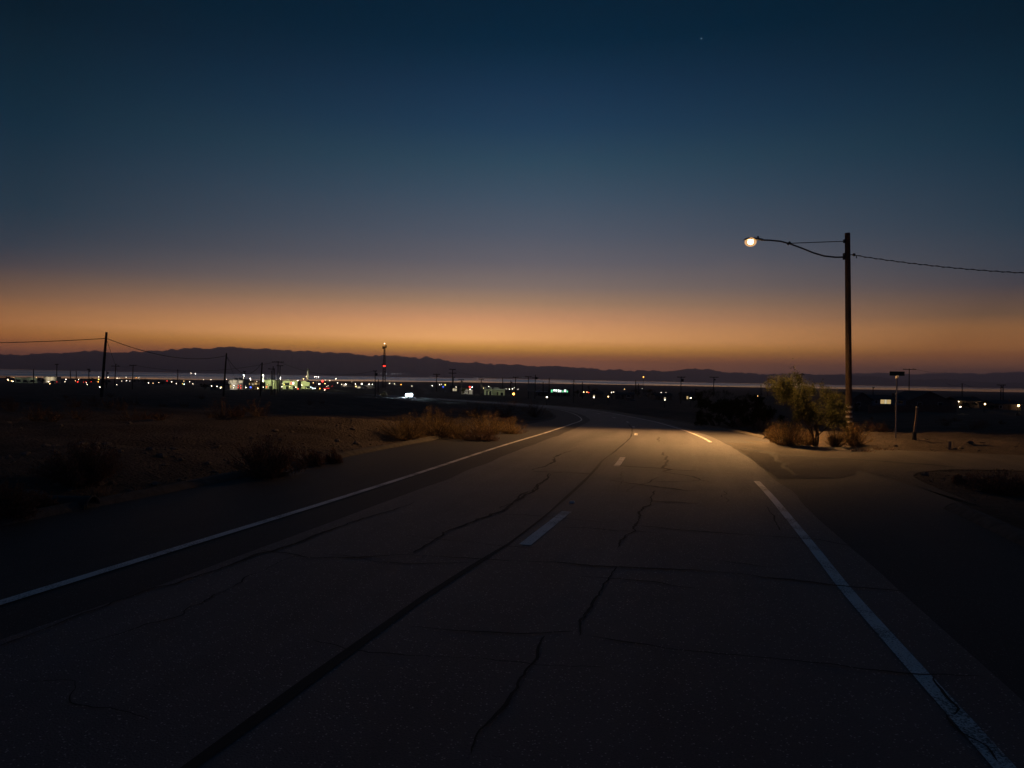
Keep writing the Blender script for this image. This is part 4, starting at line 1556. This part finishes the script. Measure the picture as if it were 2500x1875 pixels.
building(1100, 1120, 946, 956, MT['stucco_dark'], MT['roof'], 'small dark house with two glowing windows right of the headlights', 'ridge', [(1105, 1110, 948, 954, MT['w_pale']), (1111, 1115, 948, 954, MT['w_pale'])], depth=8, gable_row=941)
building(1124, 1152, 953, 962, MT['stucco'], MT['palroof'], 'low pale building beside the round lit tree', 'flat', [(1128, 1134, 957, 961, WG)], lights=[(1146, 948, 5, 700, (1, .95, .8))])
building(1182, 1202, 949, 964, MT['stucco_green'], MT['roof'], 'lit pale green building with dark arched openings', 'flat', [(1187, 1191, 953, 964, WG), (1195, 1199, 953, 964, WG)], lights=[(1190, 950, 8, 600, (.95, 1, .7))])
building(1203, 1232, 950, 964, MT['stucco_green'], MT['palroof'], 'dim pale green shed beside the building with dark openings', 'flat', [(1222, 1228, 957, 964, WG)], lights=[(1216, 951, 8, 300, (.95, 1, .7))])
building(1308, 1336, 957, 967, MT['stucco_dark'], MT['palroof'], 'dark shed with a thin pale roof edge left of the glowing sign', 'flat', [(1312, 1318, 960, 965, WG)])
building(1340, 1392, 950, 968, MT['stucco_dark'], MT['roof'], 'dark shop carrying the glowing white and green sign', 'flat', [(1360, 1368, 961, 967, WG), (1374, 1382, 961, 967, WG)])
building(1440, 1472, 964, 974, MT['stucco_dark'], MT['roof'], 'small dark house on the far side of the road bend', 'ridge', [(1448, 1452, 967, 971, MT['w_pale'])], gable_row=958)
building(1502, 1548, 966, 978, MT['stucco_dark'], MT['roof'], 'dark low house with a pale roof edge beyond the bend', 'ridge', [(1516, 1520, 968, 972, WG), (1530, 1538, 968, 973, WG)], gable_row=962)
building(1600, 1640, 968, 979, MT['stucco_dark'], MT['roof'], 'dark house left of the crossarm pole beyond the bend', 'ridge', [(1608, 1613, 971, 975, WG), (1621, 1625, 973, 978, MT['w_pale'])], gable_row=962)
building(1668, 1700, 966, 980, MT['stucco_dark'], MT['roof'], 'dark house with one yellow window right of the crossarm pole', 'ridge', [(1676, 1680, 970, 977, MT['w_warm']), (1688, 1694, 970, 975, WG)], gable_row=960)
building(2078, 2128, 975, 1003, MT['stucco_dark'], MT['roof'], 'dark gabled house just right of the lamp pole', 'gable', [(2092, 2100, 982, 990, WG)], gable_row=957, depth=12)
building(2128, 2212, 975, 1000, MT['stucco_blue'], MT['roof'], 'grey house with one large glowing window by the street sign', 'ridge', [(2149, 2158, 977, 987, MT['w_warm']), (2158.6, 2164, 977, 987, MT['w_pale']), (2164.6, 2174, 977, 987, MT['w_warm']), (2136, 2142, 979, 986, WG), (2192, 2204, 979, 986, WG)],
         depth=10, gable_row=966)
building(2216, 2322, 982, 1001, MT['stucco_dark'], MT['roof'], 'large dark house with a broad gable behind the brown wall', 'gable', [(2240, 2250, 985, 992, WG), (2290, 2300, 985, 992, WG)], gable_row=958, depth=14)
building(2338, 2398, 979, 996, MT['stucco_dark'], MT['roof'], 'stucco house with porch lamp lighting its end wall, far right', 'ridge', [(2355, 2362, 983, 990, WG), (2376, 2383, 983, 990, WG)],
         lights=[(2340, 981, 1.0, 45, (1, .7, .3)), (2399, 986, 2.0, 90, (1, .62, .28))], gable_row=970)
building(2428, 2492, 984, 1000, MT['stucco_dark'], MT['roof'], 'dark house at the right picture edge with a warm lamp', 'ridge', [(2440, 2446, 988, 995, WG)], lights=[(2484, 989, 2, 70, (1, .62, .28))], gable_row=976)

# block wall of single panels with piers
g0, g1 = ground(2122, 1004), ground(2336, 1003)
yw = g0.y - 6
a0 = at_depth(2122, 1004, yw)
a1 = at_depth(2336, 1003, yw)
root = empty('block_wall', (a0.x, yw, terrain(a0.x, yw)), 'long low reddish brown wall in front of the right houses', 'wall')
nn_ = 12
for k in range(nn_):
    xa = a0.x + (a1.x - a0.x) * k / nn_
    xb = a0.x + (a1.x - a0.x) * (k + 1) / nn_
    zg = terrain((xa + xb) / 2, yw) - root.location.z
    MB().box(((xa + xb) / 2 - a0.x, 0, zg + .75), (xb - xa - .42, .2, 2.1)).build('wall_panel', MT['block'], root)
    MB().box((xa - a0.x, 0, zg + .8), (.4, .4, 2.3)).build('pier', MT['block'], root)

# glowing shop sign: a row of panels, too small in the photograph to read
g = ground(1366, 968)
s = g.y / F
root = empty('glowing_sign', (g.x, g.y - .4, g.z), 'bright white and green glowing sign panels right of the road sign', 'sign')
MB().box((0, .14, (968 - 955) * s), (44 * s, .16, 9.5 * s)).build('sign_box', MT['darkmetal'], root)
for a, b, t, bt, m in ((1345, 1349, 952, 958.5, 'w_sign'), (1350.5, 1355, 951.5, 956.5, 'w_signw'), (1356, 1359.4, 951.5, 957, 'w_signw'), (1361.5, 1365, 951.5, 957.5, 'w_signw'), (1365.8, 1370, 953, 957.5, 'w_signw'), (1372, 1375.5, 953.5, 958, 'w_sign'), (1377, 1381.5, 951.5, 957, 'w_signw'), (1383, 1386, 953.5, 958, 'w_sign')):
    MB().box((((a + b) / 2 - 1366) * s, 0, (968 - (t + bt) / 2) * s), ((b - a) * s, .06, (bt - t) * s)).build('lit_panel', MT[m], root)
MB().box((-18 * s, .2, 2.0), (.2, .2, 9 * s)).build('post', MT['darkmetal'], root)
MB().box((18 * s, .2, 2.0), (.2, .2, 9 * s)).build('post', MT['darkmetal'], root)

# lit pylon in the bright block
g = ground(753, 950)
s = g.y / F
root = empty('pylon_sign', (g.x, g.y - 2, g.z), 'tall lit pylon rising above the bright block of town', 'sign')
MB().box((0, 0, 23 * s), (3.4 * s, .7, 46 * s)).build('column', MT['stucco'], root)
MB().box((0, 0, 47 * s), (5.2 * s, 1.0, 3.0 * s)).build('cap', MT['darkmetal'], root)
MB().box((-1.3 * s, -.4, 34 * s), (.8 * s, .1, 20 * s)).build('light_strip', MT['w_pylon'], root)

# round lit tree by the pale building
tree(1137, 962, 17, 15, MT['leaf_green'], 'small round lamp-lit green tree among the town buildings', 60, 2600, .32, low=.05, name='town_tree')
# dark trees silhouetted in town
TT = [(12, 932, 40, 16), (28, 933, 24, 14), (100, 936, 18, 14), (220, 938, 36, 17), (258, 940, 20, 14), (350, 942, 34, 18), (390, 940, 22, 13), (500, 950, 26, 16), (850, 948, 22, 16),
      (1450, 972, 34, 30), (1412, 972, 22, 18), (1560, 976, 46, 28), (1585, 976, 34, 24), (1495, 972, 24, 14), (1720, 985, 60, 34), (1760, 984, 50, 30), (1825, 985, 44, 24), (2055, 990, 40, 26), (2370, 998, 40, 14), (2420, 1000, 30, 14)]
for i, (px, row, w, h) in enumerate(TT):
    where = 'left of the town' if px < 640 else ('in the town centre' if px < 1400 else ('beyond the road bend' if px < 1900 else 'among the right houses'))
    g = ground(px, row)
    tree(px, row, w, h, MT['leaf_town'], 'dark low tree silhouette ' + where, 700 + i, 900, .9 * g.y / F, name='town_tree', group='dark trees ' + where, low=.05)

# ------------------------------------------------------------------ town lamps
LAMPS = [
    (17, 921, 'w'), (19, 926, 'w'), (34, 922, 'a'), (32, 931, 'w'), (159, 932, 'w'), (161, 926, 'w'), (139, 932, 'r'), (190, 932, 'r'), (192, 926, 'w'), (204, 933, 'r'), (210, 932, 'r'), (223, 932, 'r'),
    (241, 926, 'y'), (240, 932, 'o'), (241, 920, 'w'), (244, 945, 'w'), (264, 921, 'w'), (286, 923, 'w'), (291, 923, 'w'), (297, 930, 'w'), (308, 921, 'w'), (309, 929, 'w'), (317, 930, 'w'), (333, 922, 'o'), (339, 921, 'w'),
    (388, 934, 'w'), (408, 930, 'r'), (419, 932, 'w'), (430, 936, 'w'), (446, 937, 'y'), (450, 938, 'c'), (463, 932, 'w'), (497, 927, 'w'), (553, 926, 'w'), (571, 941, 'W'), (582, 941, 'r'), (588, 941, 'r'), (588, 947, 'r'), (600, 942, 'w'),
    (582, 946, 'r'), (612, 945, 'B'), (624, 938, 'y'), (627, 931, 'w'), (651, 944, 'r'), (643, 945, 'w'), (674, 928, 'w'), (727, 929, 'W'), (741, 925, 'a'), (748, 919, 'a'), (750, 924, 'a'), (761, 935, 'R'), (787, 930, 'R'), (780, 937, 'W'),
    (781, 948, 'O'), (759, 945, 'c'), (764, 948, 'c'), (769, 948, 'c'), (794, 928, 'w'), (805, 929, 'w'), (820, 924.5, 'W'), (834, 938, 'w'), (844, 938, 'W'), (859, 932, 'w'), (868, 937, 'W'), (883, 937, 'W'), (901, 938, 'W'), (909, 938, 'w'),
    (951, 936, 'w'), (963, 937, 'w'), (979.5, 938.5, 'O'), (1073, 939, 'w'), (1078, 938, 'w'), (1087, 939, 'y'), (1082, 944, 'B'), (1147, 944, 'R'), (1148, 950, 'w'), (1153, 945, 'C'), (1193, 943, 'w'), (1236, 949, 'w'), (1244, 950, 'w'), (1251, 949, 'w'),
    (1265, 950, 'w'), (1254, 961, 'O'), (1335, 969, 'w'), (1425, 957, 'a'), (1433, 957, 'a'), (1450, 970, 'w'), (1485, 968, 'a'), (1493, 958, 'w'), (1498, 957, 'w'), (1504, 958, 'w'), (1524.5, 949.5, 'a'), (1568, 949, 'w'), (1614, 958, 'w'), (1626, 958, 'w'),
    (1623, 976, 'w'), (1686, 971, 'w'), (1849.5, 967, 'a'), (2340, 980, 'w'), (2344, 993, 'w'), (2404, 986, 'A'), (2486, 989.5, 'A'), (117.5, 925.5, 'A'), (127.5, 925.5, 'A'),
]
CN = {'w': ('white', 'e_white', .17), 'W': ('bright white', 'e_white', .38), 'a': ('warm', 'e_warm', .2), 'A': ('bright warm', 'e_warm', .32), 'r': ('red', 'e_red', .2), 'R': ('large red', 'e_red', .5), 'o': ('orange', 'e_orange', .24),
      'O': ('bright orange', 'e_orange', .38), 'y': ('yellow', 'e_yellow', .3), 'c': ('cool white', 'e_cool', .25), 'C': ('bright cool', 'e_cool', .3), 'B': ('blue', 'e_blue', .4)}
WHERE = [(150, 'at the far left of town'), (345, 'around the big leaning pole'), (540, 'left of the second leaning pole'), (690, 'around the cluster of poles'), (830, 'around the tall lit pylon'), (990, 'around the lattice tower'),
         (1170, 'right of the headlights'), (1340, 'around the road sign'), (1720, 'beyond the road bend'), (2100, 'behind the dark verge trees'), (2600, 'at the right houses')]


def lamp_mesh(h, r, key, cache={}):
    k = (round(h, 1), round(r, 2), key)
    if k not in cache:
        m_ = MB()
        m_.tube([(0, .25, -.4), (0, .25, h)], .07, 5)
        m_.box((0, .12, h + .02), (.1, .4, .06))
        m_.mi = 1
        m_.ball((0, -.12, h - r * .3), r, 8, 5)
        me = bpy.data.meshes.new('town_lamp')
        me.from_pydata(m_.v, [], m_.f)
        me.materials.append(MT['darkmetal'])
        me.materials.append(MT[key])
        me.polygons.foreach_set('material_index', m_.m)
        me.update()
        cache[k] = me
    return cache[k]


rgl = np.random.default_rng(321)
for _ in range(60):
    u = rgl.uniform()
    lx0 = rgl.uniform(0, 560) if u < .4 else (float(np.clip(rgl.normal(700, 90), 540, 960)) if u < .88 else rgl.uniform(1000, 1720))
    LAMPS.append((lx0, HOR + .019 * (lx0 - CX) + rgl.uniform(20, 40), rgl.choice(['w', 'w', 'w', 'a', 'a', 'y', 'r'], p=[.2, .2, .15, .2, .1, .05, .1])))


def lamp_spot(px, row, want):
    """where a lamp of about this height can stand so that its head is seen here"""
    d = ray(px, row)
    T_ = np.geomspace(150, 5000, 1500)
    gap = CAMZ + d.z * T_ - base(d.x * T_, d.y * T_)
    k = int(np.argmax(gap))
    h = max(1.2, min(want, .9 * gap[k]))
    w = np.where(gap[k:] < h)[0]
    t = T_[k + (w[0] if len(w) else 0)]
    x, y = d.x * t, d.y * t
    z = terrain(x, y)
    return Vector((x, y, z)), max(1.0, CAMZ + d.z * t - z)


for px, row, c in LAMPS:
    cn, key, r = CN[c]
    yh = HOR + .019 * (px - CX)
    g, h = lamp_spot(px, row, 7.0 if row - yh < 32 else 4.5)
    w = next(t for lim, t in WHERE if px < lim)
    s = g.y / F
    kv = .55 + .75 * ((px * 7.31) % 1.0)
    o = link('town_lamp', lamp_mesh(h, max(r * .8, r * s * 3.2) * kv, key), None, g)
    tag(o, '%sglowing %s lamp %s' % ('' if c.isupper() else 'small ', cn, w), 'lamp', '%s lamps %s' % (cn, w))
# taller lamp columns standing against the lake
TALL = [(466, 910, 938, 'e_white'), (477, 912, 938, 'e_white'), (595, 915, 948, 'e_cool'), (611, 924, 948, 'e_white'), (642, 916, 950, 'e_white'), (684, 920, 948, 'e_white'), (768, 919, 944, 'e_white'), (772, 919, 944, 'e_white'), (777, 919, 944, 'e_white')]
for px, r0, r1, key in TALL:
    g = ground(px, r1)
    s = g.y / F
    h = (r1 - r0) * s
    root = empty('lamp_column', g, None, 'lamp')
    if px < 500:
        tag(root, 'tall white lamp column against the lake left of the second leaning pole', None, 'lamp columns against the lake at left')
    elif px < 760:
        tag(root, {595: 'tall cool lamp column right of the glowing shop windows', 611: 'shorter white lamp column above the dark shop', 642: 'tall white lamp column just right of the bare pole', 684: 'white lamp column beside the cluster of poles'}[px])
    else:
        tag(root, 'tall slim white lamp column right of the lit pylon', None, 'three lamp columns by the pylon')
    MB().tube([(0, 0, -.4), (0, 0, h)], .14, 6).build('column', MT['white'], root)
    MB().box((0, -.5, h + .1), (.5, 1.2, .16)).build('lamp_arm', MT['darkmetal'], root)
    MB().ball((0, -.8, h - .15), .3, 8, 5, .9).build('lamp_globe', MT[key], root)
    ld = bpy.data.lights.new('column_light', 'POINT')
    ld.energy = 1400
    ld.color = (1, .95, .8)
    ld.shadow_soft_size = .3
    lo = link('column_light', ld, root)
    lo.location = (0, -.8, h - .9)

# mast with an orange beacon beyond the bend
g = ground(1570, 962)
s = g.y / F
root = empty('beacon_mast', g, 'slim mast topped with an orange red beacon against the lake', 'mast')
MB().tube([(0, 0, -.3), (0, 0, 41 * s)], [.25, .12], 6).build('mast', MT['darkmetal'], root)
MB().ball((0, 0, 42 * s), .42, 8, 5).build('beacon', MT['e_orange'], root)

# lights on the far shore
FARL = [(925, 912), (930, 911), (944, 913), (957, 913), (963, 912), (971, 913), (978, 913), (1052, 918.5), (1158, 921), (1165, 922), (1180, 922), (1192, 924), (1256, 920), (1276, 921), (1646, 929), (2355, 947), (2380, 947), (2410, 947), (2459, 949), (2492, 950), (2142, 941)]
for px, row in FARL:
    d = ray(px, row)
    yy = 16900.0
    rr0 = d.x / d.y
    z = CAMZ + d.z / d.y * yy
    zg = LAKE_Z + 2
    m_ = MB().tube([(0, 0, zg - z - 20), (0, 0, 0)], 1.5, 5)
    m_.mi = 1
    m_.ball((0, 0, 0), 5.0, 6, 4)
    o = m_.build('shore_light', [MT['darkmetal'], MT['star']], None, (rr0 * yy, yy, z))
    w = 'beyond the lattice tower' if px < 1040 else ('across the lake in the middle' if px < 1700 else 'across the lake at right')
    tag(o, 'faint distant white light ' + w, 'lamp', 'faint lights ' + w)

# ------------------------------------------------------------------ vehicles
def car(loc, rz, paint, label, head=None, tail=None, tall=1.0, group=None, name='car'):
    root = empty(name, loc, label, 'car', group, rz)
    W = 1.85
    prof = [(-2.25, .35), (-2.28, .62), (-2.1, .86), (-1.2, .98), (-.55, 1.02), (1.3, 1.04), (2.05, .95), (2.28, .7), (2.25, .35)]
    b = MB().prism(prof, -W / 2, W / 2, 'X')
    b.build('body', paint, root)
    cab = MB()
    z0, z1 = 1.0, 1.48 * tall
    vs = [(-W / 2 + .06, -1.15, z0), (W / 2 - .06, -1.15, z0), (W / 2 - .06, 1.75, z0), (-W / 2 + .06, 1.75, z0), (-W / 2 + .22, -.35, z1), (W / 2 - .22, -.35, z1), (W / 2 - .22, 1.2, z1), (-W / 2 + .22, 1.2, z1)]
    cab.add(vs, [(4, 5, 6, 7), (0, 1, 5, 4), (1, 2, 6, 5), (2, 3, 7, 6), (3, 0, 4, 7)])
    cab.build('cabin', MT['glass'], root)
    MB().box((0, .42, z1 + .02), (W - .46, 1.5, .05)).build('roof', paint, root)
    for sx in (-1, 1):
        for yy in (-1.4, 1.4):
            wm = MB().tube([(sx * (W / 2 - .2), yy, .33), (sx * (W / 2 + .01), yy, .33)], .33, 14)
            wo_ = wm.build('wheel', MT['tyre'], root)
            MB().tube([(sx * (W / 2 + .01), yy, .33), (sx * (W / 2 + .03), yy, .33)], .2, 10).build('rim', MT['metal'], wo_)
        if head:
            MB().ball((sx * .68, -2.14, .78), .5, 12, 8, .6).build('headlight', head, root)
        if tail:
            MB().box((sx * .7, 2.26, .8), (.36, .1, .22)).build('tail_light', tail, root)
    MB().box((0, -2.27, .45), (1.5, .08, .2)).build('bumper', MT['darkmetal'], root)
    return root


g = ground(1003, 973)
cr = car(g + Vector((0, 0, .05)), math.radians(-8), MT['carpaint'], 'oncoming car with dazzling white headlights on the far road', head=MT['e_head'])
for sx in (-1, 1):
    hl_ = bpy.data.lights.new('headlight_beam', 'SPOT')
    hl_.energy = 9000
    hl_.color = (.75, .92, 1)
    hl_.spot_size = math.radians(70)
    hl_.spot_blend = .8
    hl_.shadow_soft_size = .1
    ho = link('headlight_beam', hl_, cr)
    ho.location = (sx * .66, -2.5, .72)
    ho.rotation_euler = Vector((0, -1, -.05)).to_track_quat('-Z', 'Y').to_euler()
for i, (px, row, lb) in enumerate(((793, 951, 'car with glowing red tail lights below the pylon, leftmost of three'), (801, 949, 'car with glowing red tail lights below the pylon, middle of three'), (811, 944, 'car with glowing red tail lights below the pylon, rightmost of three'))):
    g = ground(px, row)
    car(g + Vector((0, 0, .05)), math.pi + .25, MT['carred'], lb, tail=MT['e_red'], group='cars with red tail lights')
g = ground(1537, 980)
car(g + Vector((0, 0, .05)), math.radians(80), MT['carpaint'], 'unlit parked car beside the low house beyond the bend')

# ------------------------------------------------------------------ evening star
p = ray(1712, 94).normalized() * 60000
o = MB().ball((0, 0, 0), 20, 8, 6).build('star', MT['star'], None, p + Vector((0, 0, CAMZ)))
tag(o, 'single tiny white evening star high in the dark blue sky', 'star')

# ------------------------------------------------------------------ evening air between the lake shores
hz = bpy.data.materials.new('evening_air')
hz.use_nodes = True
t = hz.node_tree
t.nodes.clear()
pv = N(t, 'ShaderNodeVolumePrincipled')
pv.inputs['Color'].default_value = (.84, .8, 1.0, 1)
pv.inputs['Density'].default_value = HAZE_D
pv.inputs['Anisotropy'].default_value = .68
ho_ = N(t, 'ShaderNodeOutputMaterial')
t.links.new(pv.outputs[0], ho_.inputs['Volume'])
mb = MB().box((0, 15000, 425), (110000, 50000, 970))
tag(mb.build('haze', hz), 'thin evening haze over the lake and mountains', 'haze', kind='stuff')
